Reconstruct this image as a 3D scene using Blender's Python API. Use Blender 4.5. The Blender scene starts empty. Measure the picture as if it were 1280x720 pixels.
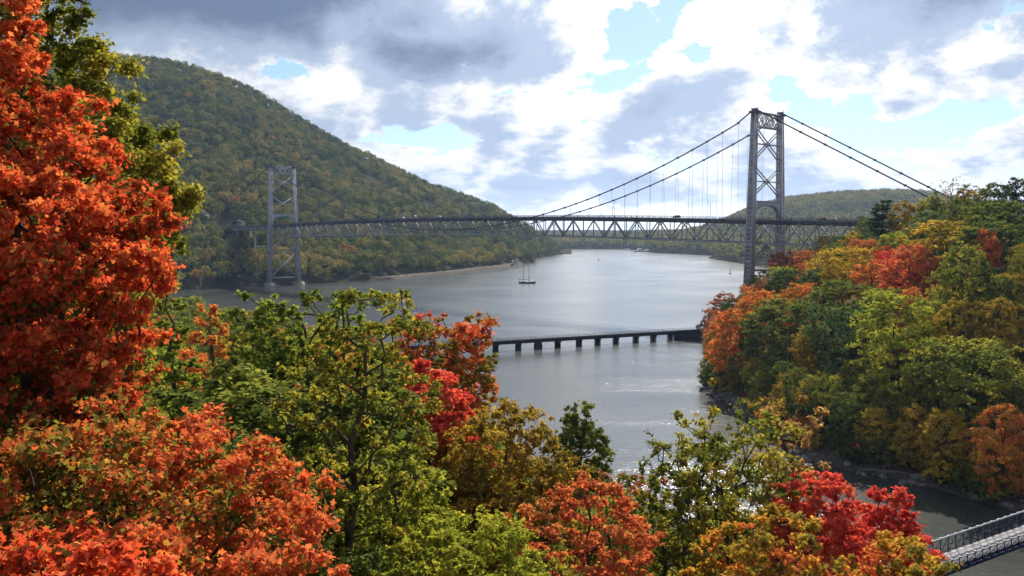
import bpy, math, random
import numpy as np
from mathutils import Vector

S = bpy.context.scene
COL = S.collection
R = math.radians

# ------------------------------------------------------------------ camera
CAM_Z = 49.6
F = 1143.0            # focal length in pixels of a 1280 px wide picture
PITCH = 3.6
cam = bpy.data.cameras.new('camera')
cam.sensor_width = 36.0
cam.lens = 36.0 * F / 1280.0
cam.clip_start = 0.5
cam.clip_end = 30000
cam_o = bpy.data.objects.new('camera', cam)
cam_o.location = (0, 0, CAM_Z)
cam_o.rotation_euler = (R(90 - PITCH), 0, 0)
COL.objects.link(cam_o)
S.camera = cam_o

# ------------------------------------------------------------------ light
SUN_AZ, SUN_EL = 13.0, 37.5          # azimuth clockwise from +Y
SUN_STRENGTH = 5.0
SKY_STRENGTH = 0.051
EXPOSURE = 1.22
S.view_settings.view_transform = 'Standard'
S.view_settings.look = 'None'
S.view_settings.exposure = EXPOSURE
S.view_settings.gamma = 1.0
S.view_settings.use_curve_mapping = False
S.cycles.max_bounces = 6
S.cycles.diffuse_bounces = 3
S.cycles.glossy_bounces = 3
S.cycles.transmission_bounces = 4
S.cycles.volume_bounces = 0
S.cycles.caustics_reflective = False
S.cycles.caustics_refractive = False
S.cycles.use_denoising = True

sd = Vector((math.sin(R(SUN_AZ)) * math.cos(R(SUN_EL)), math.cos(R(SUN_AZ)) * math.cos(R(SUN_EL)), math.sin(R(SUN_EL))))
sun = bpy.data.lights.new('sun', 'SUN')
sun.energy = SUN_STRENGTH
sun.angle = R(0.5)
sun.color = (1.0, 0.95, 0.86)
sun_o = bpy.data.objects.new('sun', sun)
sun_o.location = sd * 500
sun_o.rotation_euler = (-sd).to_track_quat('-Z', 'Y').to_euler()
COL.objects.link(sun_o)


class NT:
    """small helper that writes node graphs as expressions"""
    def __init__(self, tree):
        self.t = tree

    def n(self, kind, **kw):
        node = self.t.nodes.new(kind)
        for k, v in kw.items():
            setattr(node, k, v)
        return node

    def put(self, sock, v):
        if isinstance(v, bpy.types.NodeSocket):
            self.t.links.new(v, sock)
        elif v is not None:
            sock.default_value = v

    def m(self, op, a, b=None, c=None, clamp=False):
        node = self.n('ShaderNodeMath', operation=op)
        node.use_clamp = clamp
        self.put(node.inputs[0], a)
        if b is not None: self.put(node.inputs[1], b)
        if c is not None: self.put(node.inputs[2], c)
        return node.outputs[0]

    def sstep(self, x, a, b):
        node = self.n('ShaderNodeMapRange', interpolation_type='SMOOTHSTEP')
        self.put(node.inputs[0], x)
        node.inputs[1].default_value = a
        node.inputs[2].default_value = b
        return node.outputs[0]

    def mix(self, f, a, b, blend='MIX'):
        node = self.n('ShaderNodeMix', data_type='RGBA', blend_type=blend)
        self.put(node.inputs[0], f)
        self.put(node.inputs[6], (*a, 1) if isinstance(a, tuple) and len(a) == 3 else a)
        self.put(node.inputs[7], (*b, 1) if isinstance(b, tuple) and len(b) == 3 else b)
        return node.outputs[2]

    def noise(self, vec, scale, detail=4, rough=.5, dist=0.0, dim='3D'):
        node = self.n('ShaderNodeTexNoise', noise_dimensions=dim)
        self.put(node.inputs['Vector'], vec)
        node.inputs['Scale'].default_value = scale
        node.inputs['Detail'].default_value = detail
        node.inputs['Roughness'].default_value = rough
        node.inputs['Distortion'].default_value = dist
        return node.outputs[0]

    def comb(self, x, y, z=0.0):
        node = self.n('ShaderNodeCombineXYZ')
        self.put(node.inputs[0], x); self.put(node.inputs[1], y); self.put(node.inputs[2], z)
        return node.outputs[0]

    def ramp(self, f, stops, interp='LINEAR'):
        node = self.n('ShaderNodeValToRGB')
        cr = node.color_ramp
        cr.interpolation = interp
        while len(cr.elements) < len(stops): cr.elements.new(0.5)
        for e, (p, c) in zip(cr.elements, stops):
            e.position = p; e.color = (*c, 1)
        self.put(node.inputs[0], f)
        return node.outputs[0]


def build_world():
    w = bpy.data.worlds.new("World")
    S.world = w
    w.use_nodes = True
    t = w.node_tree
    t.nodes.clear()
    N = NT(t)
    sky = N.n('ShaderNodeTexSky', sky_type='NISHITA')
    sky.sun_disc = False
    sky.sun_elevation = R(SUN_EL)
    sky.sun_rotation = R(SUN_AZ)
    sky.altitude = 50
    sky.air_density = 1.0
    sky.dust_density = 0.6
    sky.ozone_density = 1.5
    geo = N.n('ShaderNodeTexCoord').outputs['Generated']
    sep = N.n('ShaderNodeSeparateXYZ')
    t.links.new(geo, sep.inputs[0])
    x, y, z = sep.outputs
    az = N.m('ARCTAN2', x, y)                     # radians
    el = N.m('ARCSINE', z)
    qx = N.m('MULTIPLY', az, 3.0)
    qy = N.m('MULTIPLY', N.m('LOGARITHM', N.m('ADD', N.m('MAXIMUM', el, -.02), .13), math.e), 1.4)
    q = N.comb(qx, qy, 3.7)
    q2 = N.comb(N.m('ADD', qx, .02), N.m('ADD', qy, .10), 3.7)
    n1 = N.noise(q, 3.7, 12, .60, .15)
    n2 = N.noise(q2, 3.7, 8, .58, .15)
    nl = N.noise(q, 1.3, 3, .5)
    nf = N.noise(q, 7.5, 8, .62, .2)
    azd = N.m('MULTIPLY', az, 1143 / 1.0)         # picture-like units for the layout of the cloud banks
    eld = N.m('MULTIPLY', el, 1143 / 1.0)

    def blobs(lst):
        acc = None
        for (px, py, rx, ry, amp) in lst:
            a = math.atan((px - 640) / F) * 1143
            e = (288 - py)
            dx = N.m('DIVIDE', N.m('SUBTRACT', azd, a), rx)
            dy = N.m('DIVIDE', N.m('SUBTRACT', eld, e), ry)
            g = N.m('EXPONENT', N.m('MULTIPLY', N.m('ADD', N.m('MULTIPLY', dx, dx), N.m('MULTIPLY', dy, dy)), -1.0))
            acc = N.m('MULTIPLY', g, amp) if acc is None else N.m('MULTIPLY_ADD', g, amp, acc)
        return acc
    cover = blobs(CLOUD_COVER)
    dark = blobs(CLOUD_DARK)
    dens = N.m('ADD', N.m('MULTIPLY_ADD', N.m('SUBTRACT', n1, .5), 2.5, .5), cover)
    dens2 = N.m('ADD', N.m('MULTIPLY_ADD', N.m('SUBTRACT', n2, .5), 2.5, .5), cover)
    alpha = N.sstep(dens, .37, .47)
    # cloud standing between a spot and the sun makes it grey
    thick = N.m('MULTIPLY', N.m('SUBTRACT', N.m('MULTIPLY_ADD', dens, .4, N.m('MULTIPLY', dens2, .6)), .54), 1.5)
    shade = N.m('ADD', N.m('ADD', thick, dark), N.m('MULTIPLY', N.m('SUBTRACT', nf, .5), 1.7))
    shade = N.sstep(shade, -.12, .60)
    # forward scattering: clouds glow around the sun
    dot = N.n('ShaderNodeVectorMath', operation='DOT_PRODUCT')
    t.links.new(geo, dot.inputs[0]); dot.inputs[1].default_value = tuple(sd)
    fw = N.m('POWER', N.m('MULTIPLY_ADD', dot.outputs['Value'], .5, .5), 5.0)
    lum = N.m('MULTIPLY_ADD', fw, .43, .20)
    lit = N.mix(1.0, (1.0, .985, .96), N.comb(lum, lum, lum), 'MULTIPLY')
    lumd = N.m('MULTIPLY_ADD', fw, .30, .165)
    drk = N.mix(1.0, (.585, .70, .90), N.comb(lumd, lumd, lumd), 'MULTIPLY')
    heavy = N.sstep(N.m('MULTIPLY_ADD', N.m('SUBTRACT', n1, .5), 1.8, dark), .30, 1.15)
    drk = N.mix(heavy, drk, N.mix(1.0, drk, (.33, .37, .46), 'MULTIPLY'))
    cloud = N.mix(shade, lit, drk)
    skc = N.mix(1.0, sky.outputs[0], (SKY_STRENGTH * .72, SKY_STRENGTH * .86, SKY_STRENGTH * 1.08), 'MULTIPLY')
    col = N.mix(alpha, skc, cloud)
    # pale air low over the horizon
    low = N.sstep(el, .075, -.01)
    col = N.mix(N.m('MULTIPLY', low, .45), col, (.48, .56, .68))
    bg = N.n('ShaderNodeBackground')
    t.links.new(col, bg.inputs[0])
    bg.inputs[1].default_value = 1.0
    out = N.n('ShaderNodeOutputWorld')
    t.links.new(bg.outputs[0], out.inputs[0])


#            px    py   rx   ry   amount
CLOUD_COVER = [(250, 20, 270, 62, .42), (560, 70, 120, 45, .25), (560, 165, 110, 30, .14), (690, 110, 60, 120, .16),
               (770, 190, 120, 45, .12), (375, 92, 28, 20, -.26),
               (800, 50, 42, 38, -.36), (895, 80, 56, 16, -.30), (920, 40, 60, 22, .16), (1010, 70, 80, 50, .10), (1190, 30, 130, 50, .30),
               (1125, 132, 34, 20, -.16), (1215, 165, 60, 14, -.18), (1240, 105, 60, 18, .16), (930, 160, 60, 50, .10),
               (850, 120, 60, 30, .14), (640, 212, 26, 10, -.05), (520, 215, 120, 30, .16), (1065, 100, 22, 16, -.08), (850, 240, 280, 30, .18), (1130, 215, 150, 22, .10)]
CLOUD_DARK = [(240, 10, 280, 62, 1.4), (560, 80, 90, 30, .85), (545, 165, 100, 22, .40), (1210, 28, 110, 46, .7),
              (710, 100, 50, 90, -.40), (930, 45, 80, 36, -.4), (780, 175, 100, 22, .25), (810, 135, 55, 26, .3), (640, 235, 60, 8, .35), (800, 225, 70, 8, .3), (1090, 190, 50, 22, .25), (1010, 110, 60, 50, -.20),
              (430, 100, 18, 28, -.5), (1230, 95, 60, 12, -.4)]
build_world()

# ------------------------------------------------------------------ helpers
rng = np.random.default_rng(7)
random.seed(7)


def tag(o, label=None, cat=None, group=None, kind=None):
    if label: o['label'] = label
    if cat: o['category'] = cat
    if group: o['group'] = group
    if kind: o['kind'] = kind
    return o


def empty(name, loc=(0, 0, 0), rz=0.0, **kw):
    o = bpy.data.objects.new(name, None)
    o.location = loc
    o.rotation_euler = (0, 0, rz)
    COL.objects.link(o)
    return tag(o, **kw)


def mesh_from(name, verts, faces, attr=None, smooth=False):
    """verts (n,3); faces: list of (k, m) int arrays, or list of lists"""
    me = bpy.data.meshes.new(name)
    verts = np.asarray(verts, dtype=np.float32).reshape(-1, 3)
    if isinstance(faces, np.ndarray): faces = [faces]
    if len(faces) and not isinstance(faces[0], np.ndarray):
        by = {}
        for f in faces: by.setdefault(len(f), []).append(f)
        faces = [np.array(v) for v in by.values()]
    tot = sum(f.size for f in faces); nf = sum(len(f) for f in faces)
    me.vertices.add(len(verts)); me.loops.add(tot); me.polygons.add(nf)
    me.vertices.foreach_set('co', verts.ravel())
    me.loops.foreach_set('vertex_index', np.concatenate([f.ravel() for f in faces]).astype(np.int32))
    lt = np.concatenate([np.full(len(f), f.shape[1]) for f in faces]).astype(np.int32)
    ls = np.concatenate([[0], np.cumsum(lt)[:-1]]).astype(np.int32)
    me.polygons.foreach_set('loop_start', ls)
    if attr is not None:
        for k, v in attr.items():
            a = me.attributes.new(k, 'FLOAT', 'FACE')
            a.data.foreach_set('value', np.asarray(v, dtype=np.float32))
    me.update(calc_edges=True)
    if smooth:
        me.polygons.foreach_set('use_smooth', np.ones(nf, dtype=bool))
    return me


def link(name, me, m, parent=None, loc=(0, 0, 0), rz=0.0, **kw):
    o = bpy.data.objects.new(name, me)
    if m is not None and not me.materials: me.materials.append(m)
    o.location = loc
    o.rotation_euler = (0, 0, rz)
    if parent is not None: o.parent = parent
    COL.objects.link(o)
    return tag(o, **kw)


class MB:
    """collects boxes, bars and tubes into one mesh"""
    def __init__(self):
        self.v = []; self.f = []

    def _add(self, vs, fs):
        b = len(self.v)
        self.v += [tuple(map(float, p)) for p in vs]
        self.f += [[i + b for i in f] for f in fs]
        return self

    def box(self, c, s, rz=0.0):
        cx, cy, cz = c; a, b, h = s[0] / 2, s[1] / 2, s[2] / 2
        ca, sa = math.cos(rz), math.sin(rz)
        vs = []
        for z in (-h, h):
            for (x, y) in ((-a, -b), (a, -b), (a, b), (-a, b)):
                vs.append((cx + x * ca - y * sa, cy + x * sa + y * ca, cz + z))
        return self._add(vs, [[3, 2, 1, 0], [4, 5, 6, 7], [0, 1, 5, 4], [1, 2, 6, 5], [2, 3, 7, 6], [3, 0, 4, 7]])

    def bar(self, p, q, w, h=None):
        """rectangular bar from p to q"""
        h = h or w
        p = Vector(p); q = Vector(q); d = (q - p).normalized()
        up = Vector((0, 0, 1)) if abs(d.z) < .95 else Vector((0, 1, 0))
        a = d.cross(up).normalized(); b = a.cross(d).normalized()
        vs = []
        for c in (p, q):
            for (i, j) in ((-1, -1), (1, -1), (1, 1), (-1, 1)):
                vs.append(c + a * (i * w / 2) + b * (j * h / 2))
        return self._add(vs, [[0, 1, 2, 3], [7, 6, 5, 4], [4, 5, 1, 0], [5, 6, 2, 1], [6, 7, 3, 2], [7, 4, 0, 3]])

    def tube(self, pts, rad, n=6, caps=True):
        pts = [Vector(p) for p in pts]
        rads = rad if isinstance(rad, (list, tuple)) else [rad] * len(pts)
        vs = []; fs = []
        for i, p in enumerate(pts):
            d = (pts[min(i + 1, len(pts) - 1)] - pts[max(i - 1, 0)]).normalized()
            up = Vector((0, 0, 1)) if abs(d.z) < .9 else Vector((0, 1, 0))
            a = d.cross(up).normalized(); b = d.cross(a).normalized()
            for k in range(n):
                t = 2 * math.pi * k / n
                vs.append(p + (a * math.cos(t) + b * math.sin(t)) * rads[i])
        for i in range(len(pts) - 1):
            for k in range(n):
                k2 = (k + 1) % n
                fs.append([i * n + k, i * n + k2, (i + 1) * n + k2, (i + 1) * n + k])
        if caps:
            fs.append(list(range(n))); fs.append([(len(pts) - 1) * n + k for k in range(n)][::-1])
        return self._add(vs, fs)

    def prism(self, base, top):
        """closed body between two equally long rings"""
        n = len(base)
        vs = list(base) + list(top)
        fs = [list(range(n))[::-1], [n + i for i in range(n)]]
        for i in range(n):
            j = (i + 1) % n
            fs.append([i, j, n + j, n + i])
        return self._add(vs, fs)

    def build(self, name, m, parent=None, smooth=False, **kw):
        return link(name, mesh_from(name, self.v, self.f, smooth=smooth), m, parent, **kw)


def copy_tree(o, parent=None, mats=None):
    c = o.copy()
    COL.objects.link(c)
    if parent is not None: c.parent = parent
    for ch in o.children: copy_tree(ch, c)
    return c


# value noise for terrain
_h = np.random.default_rng(11).random((256, 256))


def vnoise(x, y):
    xi = np.floor(x).astype(int); yi = np.floor(y).astype(int)
    fx = x - xi; fy = y - yi
    fx = fx * fx * (3 - 2 * fx); fy = fy * fy * (3 - 2 * fy)
    g = lambda a, b: _h[a % 256, b % 256]
    return (g(xi, yi) * (1 - fx) + g(xi + 1, yi) * fx) * (1 - fy) + (g(xi, yi + 1) * (1 - fx) + g(xi + 1, yi + 1) * fx) * fy


def fbm(x, y, o=4):
    s = 0; a = .5
    for i in range(o):
        s = s + a * (vnoise(x * 2 ** i + 17.3 * i, y * 2 ** i + 5.1 * i) - .5); a *= .5
    return s


def smooth(x, a, b):
    t = np.clip((x - a) / (b - a), 0, 1)
    return t * t * (3 - 2 * t)


def sdist(px, py, poly):
    """signed distance to a polygon, positive inside"""
    px = np.asarray(px, float); py = np.asarray(py, float)
    d = np.full(px.shape, 1e9); inside = np.zeros(px.shape, bool)
    n = len(poly)
    for i in range(n):
        x0, y0 = poly[i]; x1, y1 = poly[(i + 1) % n]
        ex, ey = x1 - x0, y1 - y0
        t = np.clip(((px - x0) * ex + (py - y0) * ey) / (ex * ex + ey * ey), 0, 1)
        d = np.minimum(d, np.hypot(px - x0 - t * ex, py - y0 - t * ey))
        c = (y0 > py) != (y1 > py)
        with np.errstate(divide='ignore', invalid='ignore'):
            xc = ex * (py - y0) / (ey if ey else 1e-9) + x0
        inside ^= c & (px < xc)
    return np.where(inside, d, -d)


def to_px(x, y, z):
    """world point to pixel of the 1280x720 picture (used to choose where trees stand)"""
    p = R(PITCH); dz = z - CAM_Z
    dep = y * math.cos(p) - dz * math.sin(p)
    up = y * math.sin(p) + dz * math.cos(p)
    return 640 + F * x / dep, 360 - F * up / dep


def from_px(u, v, dist):
    """point at forward distance dist (world y) seen at a pixel"""
    p = R(PITCH); cx = (u - 640) / F; cy = (360 - v) / F
    wy = math.cos(p) + cy * math.sin(p); wz = -math.sin(p) + cy * math.cos(p)
    k = dist / wy
    return cx * k, dist, CAM_Z + wz * k


# ------------------------------------------------------------------ terrain
NEAR = [(-300, 500), (-130, 405), (-50, 352), (-25, 280), (0, 210), (15, 180), (33, 150), (48, 125), (80, 100), (130, 80), (300, 40), (600, -300), (-900, -300), (-900, 560)]
RIGHT = [(59, 277), (62, 295), (71, 340), (84, 400), (94, 428), (100, 465), (130, 500), (200, 560), (270, 700), (900, 700), (900, 120), (130, 132),
         (110, 146), (89, 159), (82, 173), (74, 183), (69, 188), (63, 201), (63, 234), (64, 261)]
FAR = [(270, 690), (322, 1000), (342, 1318), (350, 1640), (394, 1800), (319, 2025), (300, 2300), (290, 2420), (100, 2465), (-150, 2500), (-900, 2600), (-900, 9000), (9000, 9000), (9000, 690)]
_px = np.array([-300, 0, 120, 160, 200, 235, 265, 300, 330, 365, 400, 435, 470, 510, 540, 580, 610, 640, 660, 685, 705, 716])
_vr = np.array([66, 66, 70, 72, 75, 81, 90, 103, 117, 139, 161, 181, 198, 218, 232, 247, 258, 276, 288, 303, 317, 320])
_tr = (_px - 640) / F
_yr = np.interp(_px, [0, 100, 200, 330, 400, 470, 540, 610, 640, 680, 705], [1400, 1480, 1540, 1580, 1620, 1700, 1760, 1850, 1880, 1910, 1915])
_vr = _vr + np.interp(_px, [0, 235, 400, 540, 640], [6, 9, 10, 6, 1])
_zr = CAM_Z + (288 - _vr) / F * _yr
_ts = (np.array([-300, 100, 200, 280, 340, 490, 560, 620, 650, 666, 669, 705, 716]) - 640) / F
_ys = np.array([600, 700, 745, 787, 818, 926, 1048, 1206, 1340, 1400, 1600, 1885, 1900])


def h_mount(x, y):
    y = np.asarray(y, float)
    t = np.asarray(x, float) / np.maximum(y, 1)
    ys = np.interp(t, _ts, _ys); yr = np.maximum(np.interp(t, _tr, _yr), ys + 15); zr = np.interp(t, _tr, _zr)
    k = (y - ys) / (yr - ys)
    f = np.where(k < 1, np.clip(k, 0, 1) ** 1.06 * .99 + .01 * smooth(k, 0, .05), 1)
    f = f - .0 * k
    back = 1 - smooth(y, yr + 40, yr + 900)
    edge = smooth(t, (-330 - 640) / F, (-250 - 640) / F) * (1 - smooth(t, (706 - 640) / F, (716 - 640) / F))
    bump = (fbm(x / 150, y / 150, 4) * 30 + fbm(x / 60 + 5, y / 200, 3) * 18) * smooth(k, .05, .3) * (1 - .75 * smooth(k, .75, 1.0))
    h = (zr * f + bump) * back * edge
    return np.where(k > 0, np.maximum(h, 0.4), -4.0) * np.where(edge > 0, 1, 0) + np.where(edge > 0, 0, -4.0)


def h_near(x, y):
    d = sdist(x, y, NEAR)
    a = np.interp(d, [-6, 0, 4, 30, 60, 80, 105, 125, 140, 400], [-4, .1, 1.2, 6, 14, 22, 34, 45, 48, 60])
    b = np.interp(y, [-50, 0, 3, 10, 22, 45, 70, 100, 150, 250, 600], [48.5, 47.6, 46.6, 42.5, 36, 26, 18, 11.5, 8, 7, 6])
    return np.minimum(a, b) + fbm(np.asarray(x) / 25, np.asarray(y) / 25, 3) * 2.2 * smooth(d, 4, 25)


def h_right(x, y):
    d = sdist(x, y, RIGHT) + fbm(np.asarray(x) / 30, np.asarray(y) / 30, 3) * 5
    return np.interp(d, [-6, 0, 2.5, 9, 45, 88, 118, 200, 400], [-4, .1, 1.4, 4.2, 26, 44.5, 49.5, 52, 51]) + fbm(np.asarray(x) / 40, np.asarray(y) / 40, 3) * 5 * smooth(d, 10, 40)


def h_far(x, y):
    x = np.asarray(x, float); y = np.asarray(y, float)
    d = sdist(x, y, FAR)
    t = x / np.maximum(y, 1)
    low = np.interp(d, [-15, 0, 15, 60, 400, 2000], [-4, .1, 3, 8, 18, 24])
    prof = np.interp(t, (np.array([780, 850, 880, 905, 940, 980, 1040, 1100, 1150, 1190, 1280, 1500, 2500]) - 640) / F,
                     np.array([0, 8, 24, 46, 85, 112, 126, 133, 131, 120, 105, 100, 60]))
    hill = prof * smooth(y, 1950, 2750) * (1 - .5 * smooth(y, 3300, 5000)) * smooth(d, 0, 250)
    back = 26 * smooth(y, 3000, 4300) * (1 + .6 * fbm(x / 500, y / 500, 3)) * smooth(t, .5, .2)
    return np.maximum(low + hill + back + fbm(x / 200, y / 200, 4) * 14 * smooth(d, 30, 200), np.where(d > 0, .3, -4))


def height(x, y):
    x = np.asarray(x, float); y = np.asarray(y, float)
    return np.maximum(np.maximum(h_near(x, y), h_right(x, y)), np.maximum(np.where(y > 300, h_mount(x, y), -4), np.where(y > 600, h_far(x, y), -4)))


def ht(x, y):
    return float(height(np.array([x]), np.array([y]))[0])


def mat(name, fn=None, base=(.5, .5, .5), rough=.8, metal=0.0):
    m = bpy.data.materials.new(name)
    m.use_nodes = True
    t = m.node_tree
    b = t.nodes['Principled BSDF']
    b.inputs['Base Color'].default_value = (*base, 1)
    b.inputs['Roughness'].default_value = rough
    b.inputs['Metallic'].default_value = metal
    b.inputs['Specular IOR Level'].default_value = 0.0 if rough > .75 else .35
    if fn: fn(NT(t), t, b)
    return m


def worn(c1, c2, scale=.4, rough=.8, bump=0.0, bscale=3.0):
    def fn(N, t, b):
        co = N.n('ShaderNodeTexCoord').outputs['Object']
        n = N.noise(co, scale, 5, .6)
        t.links.new(N.ramp(n, [(.3, c1), (.7, c2)]), b.inputs['Base Color'])
        b.inputs['Roughness'].default_value = rough
        if bump:
            bp = N.n('ShaderNodeBump')
            bp.inputs['Strength'].default_value = bump
            t.links.new(N.noise(co, bscale, 5, .6), bp.inputs['Height'])
            t.links.new(bp.outputs[0], b.inputs['Normal'])
    return fn


def ground_fn(N, t, b):
    co = N.n('ShaderNodeTexCoord').outputs['Object']
    g = N.n('ShaderNodeNewGeometry')
    sp = N.n('ShaderNodeSeparateXYZ'); t.links.new(co, sp.inputs[0])
    n = N.noise(co, .35, 6, .65)
    soil = N.ramp(n, [(.3, (.035, .028, .018)), (.5, (.07, .052, .03)), (.7, (.11, .075, .035))])
    rock = N.ramp(N.noise(co, .8, 6, .7), [(.3, (.04, .037, .033)), (.7, (.13, .118, .10))])
    shore = N.sstep(N.m('ADD', sp.outputs[2], N.m('MULTIPLY', n, 1.5)), 3.4, 1.8)
    t.links.new(N.mix(shore, soil, rock), b.inputs['Base Color'])
    b.inputs['Roughness'].default_value = .95
    bp = N.n('ShaderNodeBump'); bp.inputs['Strength'].default_value = .6; bp.inputs['Distance'].default_value = .4
    t.links.new(N.noise(co, 1.5, 6, .65), bp.inputs['Height'])
    t.links.new(bp.outputs[0], b.inputs['Normal'])


def mount_fn(N, t, b):
    co = N.n('ShaderNodeTexCoord').outputs['Object']
    n = N.noise(co, .05, 6, .7)
    t.links.new(N.ramp(n, [(.3, (.03, .035, .02)), (.5, (.045, .042, .024)), (.62, (.052, .045, .03)), (.8, (.05, .047, .044))]), b.inputs['Base Color'])
    b.inputs['Roughness'].default_value = .95
    bp = N.n('ShaderNodeBump'); bp.inputs['Strength'].default_value = .8; bp.inputs['Distance'].default_value = 3
    t.links.new(N.noise(co, .12, 6, .7), bp.inputs['Height'])
    t.links.new(bp.outputs[0], b.inputs['Normal'])


M_ground = mat('forest_floor', ground_fn)
M_mount = mat('mountain_soil', mount_fn)


def build_terrain():
    a = np.concatenate([np.linspace(-180, -60, 24, endpoint=False), np.linspace(-60, -36, 30, endpoint=False), np.linspace(-36, 36, 330, endpoint=False),
                        np.linspace(36, 60, 30, endpoint=False), np.linspace(60, 180, 24)])
    a = np.radians(a)
    r = np.concatenate([[0.5], np.geomspace(3, 60, 60, endpoint=False), np.geomspace(60, 3000, 270, endpoint=False), np.geomspace(3000, 6000, 14)])
    A, Rr = np.meshgrid(a, r)
    X = Rr * np.sin(A); Y = Rr * np.cos(A)
    Z = height(X, Y)
    V = np.stack([X, Y, Z], -1).reshape(-1, 3)
    na, nr = len(a), len(r)
    i = np.arange(nr - 1)[:, None]; j = np.arange(na - 1)[None, :]
    q = np.stack([i * na + j, i * na + j + 1, (i + 1) * na + j + 1, (i + 1) * na + j], -1).reshape(-1, 4)[:, ::-1]
    cx = V[q].mean(1)
    tt = cx[:, 0] / np.maximum(cx[:, 1], 1)
    m_mnt = (h_mount(cx[:, 0], cx[:, 1]) > -3) & (cx[:, 1] > 500)
    m_far = (cx[:, 1] > 700) & ~m_mnt
    m_gr = ~(m_mnt | m_far)
    for nm, mk, mm in (('ground', m_gr, M_ground), ('mountain', m_mnt, M_mount), ('far_hills', m_far, M_mount)):
        fq = q[mk]
        u, inv = np.unique(fq, return_inverse=True)
        o = link(nm, mesh_from(nm, V[u], inv.reshape(-1, 4), smooth=True), mm, kind='structure')


build_terrain()


def water_fn(N, t, b):
    co = N.n('ShaderNodeTexCoord').outputs['Object']
    mp = N.n('ShaderNodeMapping'); t.links.new(co, mp.inputs[0])
    mp.inputs['Rotation'].default_value = (0, 0, R(25)); mp.inputs['Scale'].default_value = (1, 1.7, 1)
    w = mp.outputs[0]
    big = N.noise(co, .012, 4, .6)
    n1 = N.noise(w, .28, 3, .6, .3)
    n2 = N.noise(w, 1.3, 4, .65, .3)
    hgt = N.m('ADD', N.m('MULTIPLY', n1, .9), N.m('MULTIPLY', n2, .34))
    bp = N.n('ShaderNodeBump'); bp.inputs['Strength'].default_value = 1.0; bp.inputs['Distance'].default_value = WAVE
    # wind lanes: bands of rougher and calmer water
    ml = N.n('ShaderNodeMapping'); t.links.new(co, ml.inputs[0])
    ml.inputs['Rotation'].default_value = (0, 0, R(-12)); ml.inputs['Scale'].default_value = (.006, .03, 1)
    lane = N.noise(ml.outputs[0], 1.0, 5, .6, .6)
    t.links.new(N.m('MULTIPLY', hgt, N.m('MULTIPLY_ADD', N.sstep(lane, .35, .65), .75, .55)), bp.inputs['Height'])
    t.links.new(bp.outputs[0], b.inputs['Normal'])
    t.links.new(N.ramp(big, [(.35, (.028, .031, .029)), (.65, (.038, .041, .038))]), b.inputs['Base Color'])
    b.inputs['IOR'].default_value = 1.333
    b.inputs['Specular IOR Level'].default_value = .5
    t.links.new(N.m('MULTIPLY_ADD', big, .12, .10), b.inputs['Roughness'])


WAVE = .175
M_water = mat('river_water', water_fn)
link('river', mesh_from('river', [(-4000, -300, 0), (4000, -300, 0), (4000, 4400, 0), (-4000, 4400, 0)], [[0, 1, 2, 3]]), M_water, kind='structure')

# ------------------------------------------------------------------ air
def build_haze():
    m = bpy.data.materials.new('haze')
    m.use_nodes = True
    t = m.node_tree
    t.nodes.clear()
    v = t.nodes.new('ShaderNodeVolumePrincipled')
    v.inputs['Color'].default_value = (.42, .62, 1.0, 1)
    v.inputs['Density'].default_value = HAZE
    v.inputs['Anisotropy'].default_value = .2
    o = t.nodes.new('ShaderNodeOutputMaterial')
    t.links.new(v.outputs[0], o.inputs['Volume'])
    b = MB(); b.box((0, 0, 215), (12400, 12400, 450))
    b.build('haze', m, None, label='thin pale autumn haze over the river valley', cat='haze', kind='stuff')


HAZE = .000038
build_haze()

# ------------------------------------------------------------------ materials
M_steel = mat('grey_painted_steel', rough=.8, fn=worn((.30, .31, .36), (.43, .44, .48), .25, .78))
M_steel_dark = mat('dark_deck_steel', rough=.8, fn=worn((.10, .105, .13), (.16, .165, .19), .2, .6))
M_cable = mat('cable_steel', base=(.062, .065, .08), rough=.8)
M_conc = mat('concrete', worn((.24, .23, .21), (.38, .36, .33), .3, .9, .3))
M_asph = mat('asphalt', worn((.045, .045, .048), (.065, .064, .062), .5, .9))
M_stone = mat('pier_stone', worn((.2, .19, .17), (.36, .34, .3), .5, .9, .5, 1.0))
M_timber = mat('old_timber', worn((.020, .019, .02), (.06, .055, .052), .6, .85, .3))
M_plank = mat('grey_planks', worn((.15, .145, .155), (.27, .26, .27), 1.2, .85))
M_nav = mat('dark_blue_steel', rough=.8, fn=worn((.022, .030, .062), (.04, .052, .09), .6, .75))
M_galv = mat('galvanised_steel', worn((.26, .275, .31), (.42, .44, .48), 1.0, .5))
M_white = mat('white_paint', base=(.78, .78, .76), rough=.5)
M_roof = mat('slate_roof', worn((.09, .085, .085), (.16, .15, .15), .8, .8))
M_glass = mat('window_glass', base=(.03, .04, .05), rough=.08)
M_green = mat('green_sign_paint', base=(.02, .22, .13), rough=.5)
M_rock = mat('shore_rock', worn((.09, .085, .08), (.26, .25, .235), .9, .9, .6, 2.0))
M_gravel = mat('ballast_gravel', worn((.09, .078, .066), (.17, .145, .12), .3, .95, .5, 1.0))
M_hull = mat('dark_hull_paint', base=(.03, .022, .02), rough=.4)
M_spar = mat('varnished_wood', base=(.16, .09, .05), rough=.5)
M_canvas = mat('furled_canvas', base=(.35, .30, .26), rough=.9)
M_rubber = mat('rubber', base=(.02, .02, .02), rough=.8)

# ------------------------------------------------------------------ suspension bridge
PN = (126.0, 455.0); PF = (-207.0, 829.0)
BL = math.hypot(PF[0] - PN[0], PF[1] - PN[1])
BA = math.atan2(PF[1] - PN[1], PF[0] - PN[0])
TOPZ = 106.5


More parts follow.
